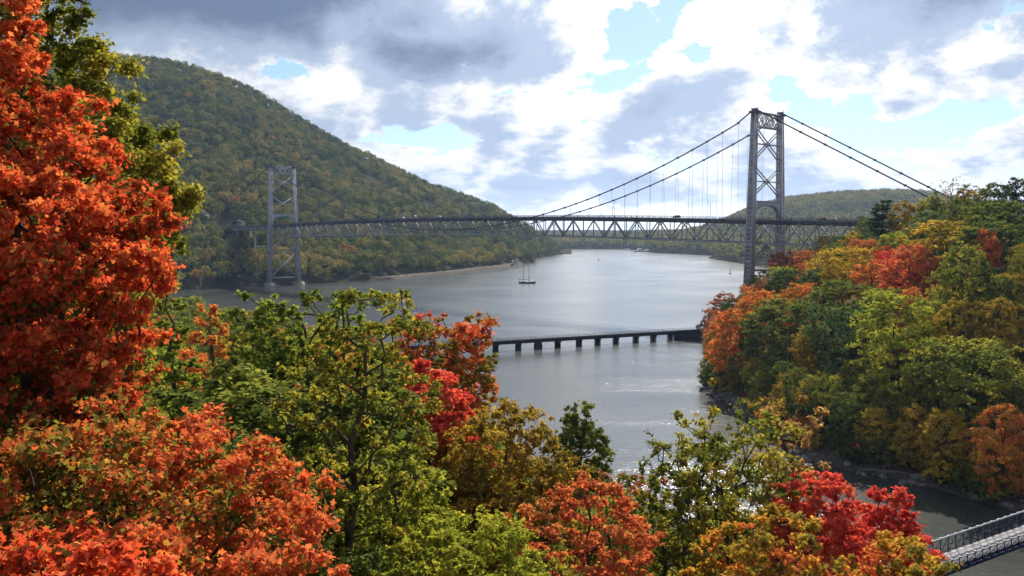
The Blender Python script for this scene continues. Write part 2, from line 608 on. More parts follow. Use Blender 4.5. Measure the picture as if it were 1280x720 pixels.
def b_world(u, v, z):
    return (PN[0] + u * math.cos(BA) - v * math.sin(BA), PN[1] + u * math.sin(BA) + v * math.cos(BA), z)


def deck_z(u):
    if 0 <= u <= BL: return 54.6 + 3.6 * (1 - ((u - BL / 2) / (BL / 2)) ** 2)
    return 54.6 - .02 * (-u if u < 0 else u - BL)


def cable_z(u):
    if u < 0: return TOPZ + .513 * u
    if u > BL: return TOPZ - .383 * (u - BL)
    return 50.0 + (TOPZ - 50.0) * ((u - BL / 2) / (BL / 2)) ** 2


def leg_v(z): return 11.2 + (1 - z / TOPZ) * 3.4


def leg_half(z):
    k = 1 - z / TOPZ
    return 1.45 + .75 * k, 1.15 + .55 * k        # half sizes along and across the bridge


def build_tower(u0, root):
    tw = empty('tower'); tw.parent = root; tw.location = (u0, 0, 0)
    for s in (1, -1):
        lg = MB()
        zs = np.linspace(0.5, TOPZ, 14)
        for cu in (-1, 1):
            for cv in (-1, 1):
                pts = []
                for z in (0.5, TOPZ):
                    hu, hv = leg_half(z)
                    pts.append((cu * (hu - .42), s * leg_v(z) + cv * (hv - .42), z))
                p, q = pts
                ww = [.52, .42]
                lg.prism([(p[0] - ww[0], p[1] - ww[0], p[2]), (p[0] + ww[0], p[1] - ww[0], p[2]), (p[0] + ww[0], p[1] + ww[0], p[2]), (p[0] - ww[0], p[1] + ww[0], p[2])],
                         [(q[0] - ww[1], q[1] - ww[1], q[2]), (q[0] + ww[1], q[1] - ww[1], q[2]), (q[0] + ww[1], q[1] + ww[1], q[2]), (q[0] - ww[1], q[1] + ww[1], q[2])])
        z = 1.5; k = 0
        while z < TOPZ - 1:
            hu, hv = leg_half(z)
            hh = 1.0 if k % 4 else 2.0
            c = s * leg_v(z)
            lg.box((hu - .30, c, z), (.18, 2 * hv - 1.4, hh)); lg.box((-hu + .30, c, z), (.18, 2 * hv - 1.4, hh))
            lg.box((0, c + hv - .30, z), (2 * hu - 1.4, .18, hh)); lg.box((0, c - hv + .30, z), (2 * hu - 1.4, .18, hh))
            z += 2.05; k += 1
        lg.build('leg', M_steel, tw)
        sd_ = MB()
        sd_.box((0, s * 11.2, TOPZ + .5), (4.6, 3.4, 1.0)); sd_.box((0, s * 11.2, TOPZ + 1.6), (2.6, 1.4, 1.2))
        for cu in (-1.8, 1.8): sd_.bar((cu, s * 11.2, TOPZ + 1), (cu, s * 11.2, TOPZ + 3.2), .16)
        sd_.build('cable_saddle', M_steel_dark, tw)
        pr = MB()
        v = s * leg_v(0)
        pr.prism([(-5, v - 4.6, -4), (5, v - 4.6, -4), (5, v + 4.6, -4), (-5, v + 4.6, -4)], [(-4.2, v - 3.8, 2.2), (4.2, v - 3.8, 2.2), (4.2, v + 3.8, 2.2), (-4.2, v + 3.8, 2.2)])
        pr.box((0, v, 2.5), (7.4, 6.6, .6))
        pr.build('pier', M_stone, tw)
    inn = lambda z: leg_v(z) - leg_half(z)[1]
    for cu in (-.9, .9):
        br = MB()
        for (za, zb, mid) in ((99, 84.6, True), (80.2, 67, True), (29, 8, False)):
            br.bar((cu, -inn(za), za), (cu, inn(zb), zb), .42, .5)
            br.bar((cu + .02, inn(za), za), (cu + .02, -inn(zb), zb), .42, .5)
            zm = (za + zb) / 2
            if mid: br.bar((cu, -inn(zm), zm), (cu, inn(zm), zm), .34, .4)
            br.box((cu, 0, zm), (.5, 1.9, 1.9))
        br.build('cross_brace', M_steel, tw); br = MB()
        br.bar((cu, 0, 42.2), (cu, inn(31), 31), .55, .8); br.bar((cu, 0, 42.2), (cu, -inn(31), 31), .55, .8)
        for z in (43, 30, 7): br.bar((cu, -inn(z), z), (cu, inn(z), z), .5, .9)
        br.build('cross_brace', M_steel, tw)
    pt = MB()
    for cu in (-.9, .9):
        for z in (106.8, 100): pt.bar((cu, -inn(z), z), (cu, inn(z), z), .5, .8)
        nn = 4
        for i in range(nn):
            v0 = -9.5 + 19 * i / nn; v1 = -9.5 + 19 * (i + 1) / nn
            pt.bar((cu, v0, 100.3), (cu, v1, 106.5), .3, .35); pt.bar((cu + .02, v0, 106.5), (cu + .02, v1, 100.3), .3, .35)
        k = 14
        ring = [(cu - .0, 3.2 * math.cos(2 * math.pi * i / k), 103.4 + 2.6 * math.sin(2 * math.pi * i / k)) for i in range(k + 1)]
        for a, b in zip(ring[:-1], ring[1:]): pt.bar(a, b, .3, .35)
    pt.build('top_portal', M_steel, tw)
    ar = MB()
    for cu in (-.8, .8):
        k = 12
        for i in range(k):
            t0 = -1 + 2 * i / k; t1 = -1 + 2 * (i + 1) / k
            f = lambda t: 55.2 + 6.6 * math.sqrt(max(0, 1 - abs(t) ** 2.6))
            w0 = inn(58)
            ar.prism([(cu - .3, t0 * w0, f(t0)), (cu + .3, t0 * w0, f(t0)), (cu + .3, t1 * w0, f(t1)), (cu - .3, t1 * w0, f(t1))],
                     [(cu - .3, t0 * w0, 63.6), (cu + .3, t0 * w0, 63.6), (cu + .3, t1 * w0, 63.6), (cu - .3, t1 * w0, 63.6)])
    ar.box((0, 0, 63.9), (2.6, 2 * inn(64), .5))
    ar.build('arched_portal', M_steel, tw)
    return tw


def build_bridge():
    root = empty('suspension_bridge', (PN[0], PN[1], 0), BA, label='long steel grey suspension bridge with two lattice towers crossing the river', cat='bridge')
    build_tower(0, root)
    build_tower(BL, root)
    NP = 60
    P = BL / NP
    us = [-72 + 8 * i for i in range(9)] + [P * i for i in range(NP + 1)] + [BL + 6 * i for i in range(1, 1)]
    # two stiffening trusses
    for s in (1, -1):
        tr = empty('stiffening_truss'); tr.parent = root
        v = s * 8.8
        tc = MB(); bc = MB(); wb = MB()
        for i in range(len(us) - 1):
            a, b = us[i], us[i + 1]
            za, zb = deck_z(a) - 1.2, deck_z(b) - 1.2
            tc.bar((a, v, za), (b, v, zb), .7, .9)
            bc.bar((a, v, za - 10.2), (b, v, zb - 10.2), .7, .85)
            wb.bar((a, v, za - .4), (a, v, za - 9.8), .38, .38)
            if i % 2 == 0: wb.bar((a, v, za - .3), (b, v, zb - 9.9), .55, .5)
            else: wb.bar((a, v, za - 9.9), (b, v, zb - .3), .55, .5)
        tc.build('top_chord', M_steel_dark, tr); bc.build('bottom_chord', M_steel, tr); wb.build('web_bars', M_steel, tr)
    # cross frames under the deck
    cf = MB()
    for u in us:
        z = deck_z(u)
        cf.bar((u, -8.8, z - 11.4), (u, 8.8, z - 11.4), .4, .6)
        cf.bar((u, -8.8, z - 1.6), (u, 8.8, z - 1.6), .4, 1.0)
    for i in range(0, len(us) - 1):
        za = deck_z(us[i]) - 11.2; zb = deck_z(us[i + 1]) - 11.2
        cf.bar((us[i], -8.8, za), (us[i + 1], 8.8, zb), .3, .3)
    cf.build('floor_beams', M_steel_dark, root)
    # deck
    ud = [-150 + 10 * i for i in range(16)] + [P * 2 * i for i in range(1, NP // 2 + 1)] + [BL + 12 * i for i in range(1, 12)]
    dk = MB(); rd = MB(); wkl = MB()
    for a, b in zip(ud[:-1], ud[1:]):
        za, zb = deck_z(a), deck_z(b)
        dk.prism([(a, -9.6, za - .75), (b, -9.6, zb - .75), (b, 9.6, zb - .75), (a, 9.6, za - .75)], [(a, -9.6, za + .25), (b, -9.6, zb + .25), (b, 9.6, zb + .25), (a, 9.6, za + .25)])
        rd.prism([(a, -7, za + .254), (b, -7, zb + .254), (b, 7, zb + .254), (a, 7, za + .254)], [(a, -7, za + .33), (b, -7, zb + .33), (b, 7, zb + .33), (a, 7, za + .33)])
    dk.build('deck', M_steel_dark, root); rd.build('roadway', M_asph, root)
    for s in (1, -1):
        rl = MB()
        for a, b in zip(ud[:-1], ud[1:]):
            za, zb = deck_z(a), deck_z(b)
            for hh in (.55, .95, 1.4): rl.bar((a, s * 9.45, za + hh), (b, s * 9.45, zb + hh), .12, .12)
            n = 4
            for k in range(n):
                u = a + (b - a) * k / n; z = deck_z(u)
                rl.bar((u, s * 9.45, z + .2), (u, s * 9.45, z + 1.45), .16, .16)
        rl.build('railing', M_steel_dark, root)
    # approach girders
    ga = MB()
    for s in (1, -1):
        for (u0, u1, n) in ((BL, BL + 132, 7), (-150, -72, 4)):
            for k in range(n):
                a = u0 + (u1 - u0) * k / n; b = u0 + (u1 - u0) * (k + 1) / n
                ga.bar((a, s * 7, deck_z(a) - 2.2), (b, s * 7, deck_z(b) - 2.2), .5, 3.0)
    ga.build('approach_girder', M_steel, root)
    ap = MB()
    for u in (BL + 42, BL + 80, BL + 112, -74, -110):
        x, y, _ = b_world(u, 0, 0)
        g = ht(x, y) - 2
        if g < deck_z(u) - 5:
            ap = MB()
            for v in (-6.6, 6.6): ap.bar((u, v * 1.1, g), (u, v, deck_z(u) - 3.7), .9, 1.1)
            ap.bar((u, -6.8, (g + deck_z(u)) / 2), (u, 6.8, (g + deck_z(u)) / 2), .5, .6); ap.bar((u, -7.6, deck_z(u) - 3.9), (u, 7.6, deck_z(u) - 3.9), .8, .6)
            ap.build('approach_bent', M_steel, root)
    # cables and hangers
    for s in (1, -1):
        cb = MB()
        pts = [(-118, s * 11.2, cable_z(-118)), (0, s * 11.2, TOPZ + 2)]
        cb.tube(pts, .33, 6)
        n = 48
        cb.tube([(BL * i / n, s * 11.2, cable_z(BL * i / n) + (2 if i in (0, n) else 0)) for i in range(n + 1)], .33, 6)
        cb.tube([(BL, s * 11.2, TOPZ + 2), (BL + 146, s * 11.2, cable_z(BL + 146))], .33, 6)
        cb.build('main_cable', M_cable, root)
        k = 0
        for i in range(1, 54):
            u = BL * i / 54
            if cable_z(u) - deck_z(u) < 1.5: continue
            h = MB(); h.tube([(u, s * 11.2, cable_z(u)), (u, s * 10.2, deck_z(u))], .07, 4, False)
            h.box((u, s * 11.2, cable_z(u)), (.9, .95, .95))
            h.build('hanger', M_cable, root)
        for i in range(1, 9):
            h = MB(); u = -12.5 * i
            h.box((u, s * 11.2, cable_z(u) + (2 * (1 + u / 118))), (.9, .95, .95))
            h.build('cable_band', M_cable, root)
    # lamp posts along the deck
    for i, u in enumerate(np.linspace(40, BL - 40, 9)):
        lp = MB()
        z = deck_z(u); s = 1 if i % 2 else -1
        lp.tube([(u, s * 9, z), (u, s * 9, z + 8.5), (u, s * 7.4, z + 9.2)], [.13, .1, .08], 5)
        lp.box((u, s * 7.2, z + 9.2), (.4, .9, .2))
        lp.build('lamp_post', M_steel_dark, root)
    # green direction sign over the road at the far tower
    sg = MB(); sg.box((BL - 2.2, -2.0, 61.6), (.25, 5.0, 2.6))
    sg.build('direction_sign', M_green, root)
    # anchorages
    for u, g in ((-120, None), (BL + 146, None)):
        x, y, _ = b_world(u, 0, 0)
        g = min(ht(x, y), cable_z(u)) - 3
        an = MB()
        for s in (1, -1):
            an.box((u + (2 if u < 0 else -2), s * 11.2, (g + cable_z(u) + 1.0) / 2), (10, 6, cable_z(u) + 1.0 - g))
        an.build('cable_anchorage', M_conc, root)


build_bridge()

# toll houses at the far bridge head
def house(name, u, v, w, d, h, rot, label):
    x, y, _ = b_world(u, v, 0)
    g = max(ht(x, y) + .3, deck_z(u) - 1.0)
    r = empty(name, (x, y, g), BA + rot, label=label, cat='building')
    wl = MB(); wl.box((0, 0, h / 2 - 4), (w, d, h + 8)); wl.build('wall', M_stone, r)
    rf = MB()
    a, b, hh = w / 2 + .5, d / 2 + .5, h
    rf.prism([(-a, -b, hh), (a, -b, hh), (a, b, hh), (-a, b, hh)], [(-a * .55, -b * .1, hh + d * .32), (a * .55, -b * .1, hh + d * .32), (a * .55, b * .1, hh + d * .32), (-a * .55, b * .1, hh + d * .32)])
    rfo = rf.build('roof', M_roof, r)
    ch = MB(); ch.box((w * .2, 0, hh + d * .34), (.9, .9, 2.4)); ch.build('chimney', M_stone, rfo)
    for sx in (-.3, 0, .3):
        for sy in (-1, 1):
            wd = MB(); wd.box((sx * w, sy * (d / 2 + .02), h * .55), (1.2, .12, 1.7)); wd.build('window', M_glass, r)


house('stone_house', BL + 138, 15, 9, 8, 6.5, 0, 'stone house with hipped slate roof at the far bridge head, left of the tower')
house('stone_house', BL + 119, -15, 8, 7, 6, .2, 'smaller stone house beside the approach road behind the far tower')

# ------------------------------------------------------------------ railway trestle
def build_trestle():
    A = Vector((-47, 356)); B = Vector((86, 421))
    d = (B - A); L = d.length; ang = math.atan2(d.y, d.x)
    root = empty('railway_trestle', (A.x, A.y, 0), ang, label='low dark timber railway trestle on pile bents across the inlet', cat='trestle')
    g = MB()
    for v in (-1.3, 1.3): g.box((L / 2, v, 3.05), (L, .6, 1.0))
    g.build('girder', M_timber, root)
    dk = MB()
    n = int(L / 1.1)
    for i in range(n): dk.box((i * L / n + .4, 0, 3.68), (.55, 4.0, .22))
    dk.build('sleepers', M_timber, root)
    for v in (-.75, .75):
        r = MB(); r.box((L / 2, v, 3.88), (L, .14, .16)); r.build('rail', M_steel_dark, root)
    for s in (-1, 1):
        r = MB()
        r.box((L / 2, s * 1.95, 4.75), (L, .07, .07))
        r.box((L / 2, s * 1.95, 4.3), (L, .06, .06))
        k = 0
        while k < L: r.bar((k, s * 1.95, 3.7), (k, s * 1.95, 4.8), .09); k += 2.6
        r.build('railing', M_timber, root)
    u = 6.0; i = 0
    while u < L - 14:
        b = MB()
        for v in (-1.35, -.45, .45, 1.35):
            b.tube([(u - .55, v * 1.15, -4), (u - .45, v, 2.35)], .24, 7); b.tube([(u + .55, v * 1.15, -4), (u + .45, v, 2.35)], .24, 7)
        b.box((u, 0, 2.3), (1.6, 3.6, .4))
        if i in (2, 6):
            b.box((u, 0, .9), (2.3, 3.4, 2.2))
        else:
            b.bar((u - .7, -1.5, .3), (u - .7, 1.5, 1.9), .14, .25); b.bar((u + .7, 1.5, .3), (u + .7, -1.5, 1.9), .14, .25)
        b.build('pile_bent', M_timber, root)
        u += 9.7 + (.8 if i % 3 == 1 else -.3); i += 1
    ab = MB(); ab.box((L - 2, 0, 1.2), (19, 5.5, 2.3)); ab.box((L + 9.5, 0, 2.2), (3, 6.5, 4.6)); ab.build('timber_crib', M_timber, root)


build_trestle()

# ------------------------------------------------------------------ foot suspension bridge
def build_footbridge():
    A = Vector((39.6, 81.3)); dr = Vector((.824, .567)).normalized()
    ang = math.atan2(dr.y, dr.x)
    root = empty('footbridge', (A.x, A.y, 0), ang, label='narrow suspended footbridge with blue grey steel rails over the creek mouth', cat='footbridge')
    W = 2.4
    z0 = lambda u: 20.5 + .00008 * (u - 40) ** 2 - .10
    U0, U1 = -10, 132
    dk = MB()
    n = int((U1 - U0) / .22)
    for i in range(n):
        u = U0 + i * .22 + .11
        dk.box((u, -W / 2, z0(u)), (.205, W - .1, .06))
    dk.build('plank_deck', M_plank, root)
    us = np.arange(U0, U1, 1.25)
    st = MB()
    for v in (-.12, -W + .12):
        for a, b in zip(us[:-1], us[1:]): st.bar((a, v, z0(a) - .17), (b, v, z0(b) - .17), .12, .24)
    for u in us: st.bar((u, .25, z0(u) - .1), (u, -W - .25, z0(u) - .1), .1, .12)
    st.build('stringers', M_nav, root)
    for s, v, rh in ((1, .05, 1.38), (-1, -W - .05, .7)):
        rl = empty('side_rail'); rl.parent = root
        pb = MB(); fr = MB(); cb = MB()
        for i, u in enumerate(us):
            z = z0(u)
            one = MB() if u < 22 else pb
            one.bar((u, v, z - .12), (u, v, z + rh), .06, .06)
            one.bar((u, v - s * .02, z + .05), (u, v - s * .42, z + .02), .05, .05)
            if u < 22: one.build('post', M_nav, rl)
            cb.box((u, v, z + rh + .05), (.24, .24, .09))
            if i + 1 < len(us):
                b = us[i + 1]; zb = z0(b)
                fr.bar((u, v, z + .02), (b, v, zb + rh - .08), .04, .04)
                for hh in ((.1, .66) if s > 0 else (rh - .1,)): fr.bar((u, v, z + hh), (b, v, zb + hh), .04, .04)
                if s < 0: fr.bar((u, v - .1, z - .3), (b, v - .1, zb - .3), .1, .3)
        tag(pb.build('posts', M_nav, rl), kind='stuff'); fr.build('lattice', M_nav, rl)
        if s > 0: cb.tube([(u, v, z0(u) + rh) for u in us], .085, 7)
        cb.build('suspension_cable' if s > 0 else 'post_caps', M_galv, rl)
    # stone abutments
    for u in (U0 - 2, U1 + 2):
        x, y = A.x + dr.x * u, A.y + dr.y * u
        g = ht(x, y) - 2
        a = MB(); a.box((u, -W / 2, (g + z0(u) + .1) / 2), (5, 6, max(1, z0(u) + .1 - g))); a.build('abutment', M_stone, root)


build_footbridge()

# ------------------------------------------------------------------ boats
def build_schooner():
    x, y, _ = from_px(659, 354, 49.6 * F / (354 - 288.0))
    y = 49.6 * F / (354 - 288.0); x = (659 - 640) / F * y
    root = empty('sailboat', (x, y, 0), R(-12), label='small dark two masted sailing boat with furled sails out on the river', cat='sailboat')
    hb = MB()
    secs = []
    for t in np.linspace(-1, 1, 11):
        w = 2.0 * (1 - abs(t) ** 2.6) + .12
        sh = 1.35 + .5 * t * t + (.3 if t > 0 else 0) * t
        secs.append([(t * 8.2, -w, sh), (t * 8.0, -w * .85, .3), (t * 7.6, 0, -.9), (t * 8.0, w * .85, .3), (t * 8.2, w, sh)])
    vs = [p for s_ in secs for p in s_]; fs = []
    for i in range(10):
        for k in range(4): fs.append([i * 5 + k, i * 5 + k + 1, (i + 1) * 5 + k + 1, (i + 1) * 5 + k])
        fs.append([i * 5 + 4, i * 5, (i + 1) * 5, (i + 1) * 5 + 4])
    hb._add(vs, fs); hb.build('hull', M_hull, root)
    wl = MB(); wl.box((-2.5, 0, 1.75), (3.6, 2.0, .8)); wl.build('cabin', M_white, root)
    for mx, h in ((1.8, 19), (-3.6, 17.8)):
        m = MB(); m.tube([(mx, 0, 1), (mx, 0, h * .7), (mx, 0, h)], [.22, .19, .12], 6); m.build('mast', M_spar, root)
        b = MB(); b.tube([(mx, 0, 3.2), (mx - 4.8, 0, 3.4)], .28, 6); b.build('furled_sail', M_canvas, root)
    bs = MB(); bs.tube([(7.6, 0, 1.9), (11, 0, 2.6)], .12, 5); bs.build('bowsprit', M_spar, root)
    rg = MB()
    for (a, b) in (((10.8, 0, 2.6), (1.8, 0, 16.5)), ((1.8, 0, 16.5), (-3.6, 0, 15.5)), ((-3.6, 0, 15.5), (-8, 0, 1.7)), ((1.8, 1.9, 1.6), (1.8, 0, 14)), ((1.8, -1.9, 1.6), (1.8, 0, 14))):
        rg.tube([a, b], .035, 3, False)
    rg.build('rigging', M_cable, root)


build_schooner()


def motorboat(px, v, L, label, rz):
    y = 49.6 * F / (v - 288.0); x = (px - 640) / F * y
    root = empty('motorboat', (x, y, 0), rz, label=label, cat='motorboat')
    a, b = L / 2, L * .14
    hb = MB(); hb.prism([(-a, -b * .8, -.3), (a * .6, -b * .7, -.3), (a * .95, 0, -.2), (a * .6, b * .7, -.3), (-a, b * .8, -.3)], [(-a, -b, L * .1), (a * .6, -b, L * .12), (a * 1.08, 0, L * .15), (a * .6, b, L * .12), (-a, b, L * .1)])
    hb.build('hull', M_white, root)
    cb = MB(); cb.prism([(-a * .5, -b * .7, L * .1), (a * .35, -b * .7, L * .1), (a * .35, b * .7, L * .1), (-a * .5, b * .7, L * .1)], [(-a * .4, -b * .6, L * .24), (a * .15, -b * .6, L * .24), (a * .15, b * .6, L * .24), (-a * .4, b * .6, L * .24)])
    cb.build('cabin', M_white, root)
    ws = MB(); ws.box((0, 0, L * .185), (a * .62, b * 1.42, L * .05)); ws.build('window', M_glass, root)


motorboat(801, 314.6, 34, 'low pale vessel far upriver near the distant shore', R(5))
motorboat(783, 312.4, 15, 'tiny white motorboat beside the far shore, left of the low pale vessel', R(20))


def buoy(px, v, label):
    y = 49.6 * F / (v - 288.0); x = (px - 640) / F * y
    r = empty('channel_buoy', (x, y, 0), label=label, cat='buoy')
    b = MB(); b.tube([(0, 0, -.5), (0, 0, .6), (0, 0, .8)], [1.4, 1.4, .9], 10); b.build('float', M_hull, r)
    t = MB()
    for k in range(4):
        a = k * math.pi / 2
        t.bar((.9 * math.cos(a), .9 * math.sin(a), .7), (.25 * math.cos(a), .25 * math.sin(a), 4.8), .14)
    t.build('cage', M_hull, r)
    l = MB(); l.tube([(0, 0, 4.7), (0, 0, 5.5)], .35, 8); l.build('lantern', M_white, r)


buoy(748, 325, 'dark channel buoy standing on the far bright water under mid bridge')
buoy(913, 342, 'dark channel buoy near the right tower of the bridge')

# ------------------------------------------------------------------ shore building and railway bank on the mountain side
def shore_line(n=60):
    px = np.linspace(470, 652, n)
    t = (px - 640) / F
    y = np.interp(t, _ts, _ys)
    return t * y, y


def build_bank():
    X, Y = shore_line()
    V = []; Fc = []
    for i in range(len(X)):
        j0, j1 = max(i - 1, 0), min(i + 1, len(X) - 1)
        d = np.array([X[j1] - X[j0], Y[j1] - Y[j0]]); d /= np.hypot(*d); nrm = np.array([d[1], -d[0]])   # to the water
        for off, z in ((-4, 2.6), (-3.4, 3.2), (.3, 3.2), (1.0, 2.6), (3.0, -.6)):
            V.append((X[i] + nrm[0] * off, Y[i] + nrm[1] * off, z + (.3 * math.sin(i * 1.7) if z < 3.5 else 0)))
    k = 5
    for i in range(len(X) - 1):
        for j in range(k - 1): Fc.append([i * k + j, i * k + j + 1, (i + 1) * k + j + 1, (i + 1) * k + j])
    link('railway_path', mesh_from('railway_path', V, Fc, smooth=True), M_gravel, kind='structure')


build_bank()
y = 1290.0; x = (644 - 640) / F * y
r = empty('shore_building', (x, y, 2.5), R(20), label='small white trackside building at the foot of the mountain by the headland', cat='building')
w_ = MB(); w_.box((0, 0, 2.5), (7, 6, 7)); w_.build('wall', M_white, r)
w_ = MB(); w_.prism([(-3.9, -3.4, 6.02), (3.9, -3.4, 6.02), (3.9, 3.4, 6.02), (-3.9, 3.4, 6.02)], [(-3.9, -.1, 8.0), (3.9, -.1, 8.0), (3.9, .1, 8.0), (-3.9, .1, 8.0)]); w_.build('roof', M_roof, r)
for k in (-2, 0, 2):
    w_ = MB(); w_.box((k, -3.02, 3.6), (1.3, .1, 1.8)); w_.build('window', M_glass, r)

# ------------------------------------------------------------------ cars on the bridge
def car_paint(name, c): return mat(name, base=c, rough=.3)
PAINTS = {'white': car_paint('white_car_paint', (.75, .75, .74)), 'silver': car_paint('silver_car_paint', (.45, .46, .48)), 'red': car_paint('red_car_paint', (.35, .03, .03)), 'dark': car_paint('dark_car_paint', (.03, .035, .045))}


def make_car(u, v, paint, label, van=False):
    x, yy, _ = b_world(u, v, 0)
    z = deck_z(u) + .33
    r = empty('van' if van else 'car', (x, yy, z), BA, label=label, cat='van' if van else 'car', group='vehicles on the bridge deck')
    H = 2.3 if van else 1.45; L = 5.6 if van else 4.5
    b = MB(); b.prism([(-L / 2, -.9, .3), (L / 2, -.9, .3), (L / 2, .9, .3), (-L / 2, .9, .3)], [(-L / 2 + .05, -.85, .85), (L / 2 - .1, -.85, .8), (L / 2 - .1, .85, .8), (-L / 2 + .05, .85, .85)])
    b.prism([(-L / 2 + .06, -.84, .854), (L * .25, -.84, .854), (L * .25, .84, .854), (-L / 2 + .06, .84, .854)], [(-L / 2 + .5, -.7, H), (L * .08, -.7, H), (L * .08, .7, H), (-L / 2 + .5, .7, H)])
    b.build('body', PAINTS[paint], r)
    g = MB(); g.prism([(-L / 2 + .35, -.86, .95), (L * .2, -.86, .95), (L * .2, .86, .95), (-L / 2 + .35, .86, .95)], [(-L / 2 + .55, -.74, H - .12), (L * .1, -.74, H - .12), (L * .1, .74, H - .12), (-L / 2 + .55, .74, H - .12)])
    g.build('window', M_glass, r)
    for sx in (-.32, .32):
        for sy in (-.9, .9):
            w = MB(); w.tube([(sx * L, sy - .1, .33), (sx * L, sy + .1, .33)], .33, 10); w.build('wheel', M_rubber, r)


make_car(292, 5, 'white', 'white van on the bridge deck left of mid span', True)
make_car(262, 5, 'white', 'white car on the bridge deck just left of mid span')
make_car(318, -3, 'silver', 'silver car on the bridge deck nearest the far tower')
make_car(52, 4.5, 'dark', 'dark car on the bridge deck approaching the near tower')
make_car(-38, 5, 'white', 'white car on the side span right of the near tower')
make_car(-52, 5, 'silver', 'silver van on the side span where the deck meets the trees', True)
make_car(-29, -3, 'red', 'red car on the side span close to the near tower')

# ------------------------------------------------------------------ trees
M_bark = mat('bark', worn((.035, .028, .022), (.10, .085, .07), 1.5, .9, .5, 6.0))
M_bark_pale = mat('pale_bark', worn((.12, .105, .09), (.26, .24, .21), 1.5, .9, .4, 6.0))


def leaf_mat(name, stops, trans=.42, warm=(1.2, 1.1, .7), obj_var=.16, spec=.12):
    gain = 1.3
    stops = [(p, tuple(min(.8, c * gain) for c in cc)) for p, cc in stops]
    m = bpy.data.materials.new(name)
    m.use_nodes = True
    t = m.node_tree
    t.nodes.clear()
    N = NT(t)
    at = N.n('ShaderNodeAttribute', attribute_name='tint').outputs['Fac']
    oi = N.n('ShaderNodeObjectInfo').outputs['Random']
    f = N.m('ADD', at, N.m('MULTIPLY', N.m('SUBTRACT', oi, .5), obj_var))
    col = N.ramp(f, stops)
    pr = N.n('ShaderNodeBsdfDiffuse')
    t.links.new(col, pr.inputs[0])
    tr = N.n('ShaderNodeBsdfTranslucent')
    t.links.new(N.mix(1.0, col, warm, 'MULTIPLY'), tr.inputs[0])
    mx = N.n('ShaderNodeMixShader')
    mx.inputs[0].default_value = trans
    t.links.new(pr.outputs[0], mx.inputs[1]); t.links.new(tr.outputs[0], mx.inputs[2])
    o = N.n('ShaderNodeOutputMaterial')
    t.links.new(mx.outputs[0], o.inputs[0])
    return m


PAL = {
    'scarlet': [(0, (.20, .03, .024)), (.3, (.38, .04, .035)), (.6, (.48, .07, .058)), (.85, (.50, .12, .07)), (1, (.42, .18, .06))],
    'maple': [(0, (.05, .07, .02)), (.14, (.12, .115, .028)), (.28, (.24, .10, .03)), (.45, (.36, .046, .024)), (.72, (.47, .072, .034)), (1, (.46, .14, .05))],
    'turning': [(0, (.045, .06, .018)), (.25, (.11, .12, .026)), (.42, (.24, .17, .034)), (.58, (.34, .12, .034)), (.78, (.42, .065, .034)), (1, (.46, .13, .055))],
    'salmon': [(0, (.24, .08, .03)), (.4, (.40, .10, .045)), (.75, (.46, .13, .06)), (1, (.4, .2, .06))],
    'orange': [(0, (.17, .13, .028)), (.3, (.34, .16, .03)), (.6, (.44, .16, .04)), (.85, (.48, .13, .045)), (1, (.44, .25, .06))],
    'gold': [(0, (.12, .12, .02)), (.35, (.25, .19, .025)), (.7, (.36, .25, .03)), (1, (.42, .31, .05))],
    'amber': [(0, (.10, .11, .025)), (.25, (.22, .17, .03)), (.55, (.38, .22, .035)), (.8, (.45, .16, .04)), (1, (.46, .10, .05))],
    'bronze': [(0, (.09, .085, .02)), (.35, (.19, .14, .025)), (.65, (.28, .18, .03)), (1, (.34, .26, .045))],
    'rust': [(0, (.09, .06, .024)), (.35, (.22, .085, .03)), (.7, (.34, .105, .04)), (1, (.36, .19, .05))],
    'olive': [(0, (.055, .075, .018)), (.4, (.11, .13, .025)), (.7, (.19, .185, .032)), (1, (.30, .24, .04))],
    'green': [(0, (.042, .06, .018)), (.4, (.075, .10, .024)), (.75, (.12, .145, .032)), (1, (.18, .185, .038))],
    'bright_green': [(0, (.06, .085, .018)), (.4, (.11, .155, .026)), (.75, (.18, .22, .032)), (1, (.26, .27, .045))],
    'blue_green': [(0, (.03, .05, .022)), (.4, (.055, .085, .033)), (.75, (.09, .13, .045)), (1, (.13, .17, .06))],
    'yellow_green': [(0, (.11, .14, .02)), (.4, (.19, .21, .028)), (.75, (.28, .28, .04)), (1, (.36, .31, .05))],
    'dark_green': [(0, (.02, .035, .014)), (.5, (.04, .065, .02)), (1, (.075, .10, .028))],
    'pine': [(0, (.014, .028, .014)), (.5, (.028, .05, .02)), (1, (.05, .075, .03))],
    'brown': [(0, (.08, .06, .03)), (.5, (.2, .12, .05)), (1, (.30, .19, .08))],
    'wood': [(0, (.030, .048, .02)), (.22, (.062, .076, .026)), (.45, (.108, .112, .036)), (.68, (.155, .142, .046)), (.84, (.19, .155, .05)), (.93, (.21, .125, .048)), (1, (.22, .09, .04))],
}
LM = {k: leaf_mat(k + '_leaves', v, **({'trans': .3, 'spec': .0} if k == 'wood' else {})) for k, v in PAL.items()}

LM2 = {k: leaf_mat(k + '_dense_leaves', [(p, tuple(c * 1.2 for c in cc)) for p, cc in v], trans=.3) for k, v in PAL.items()}


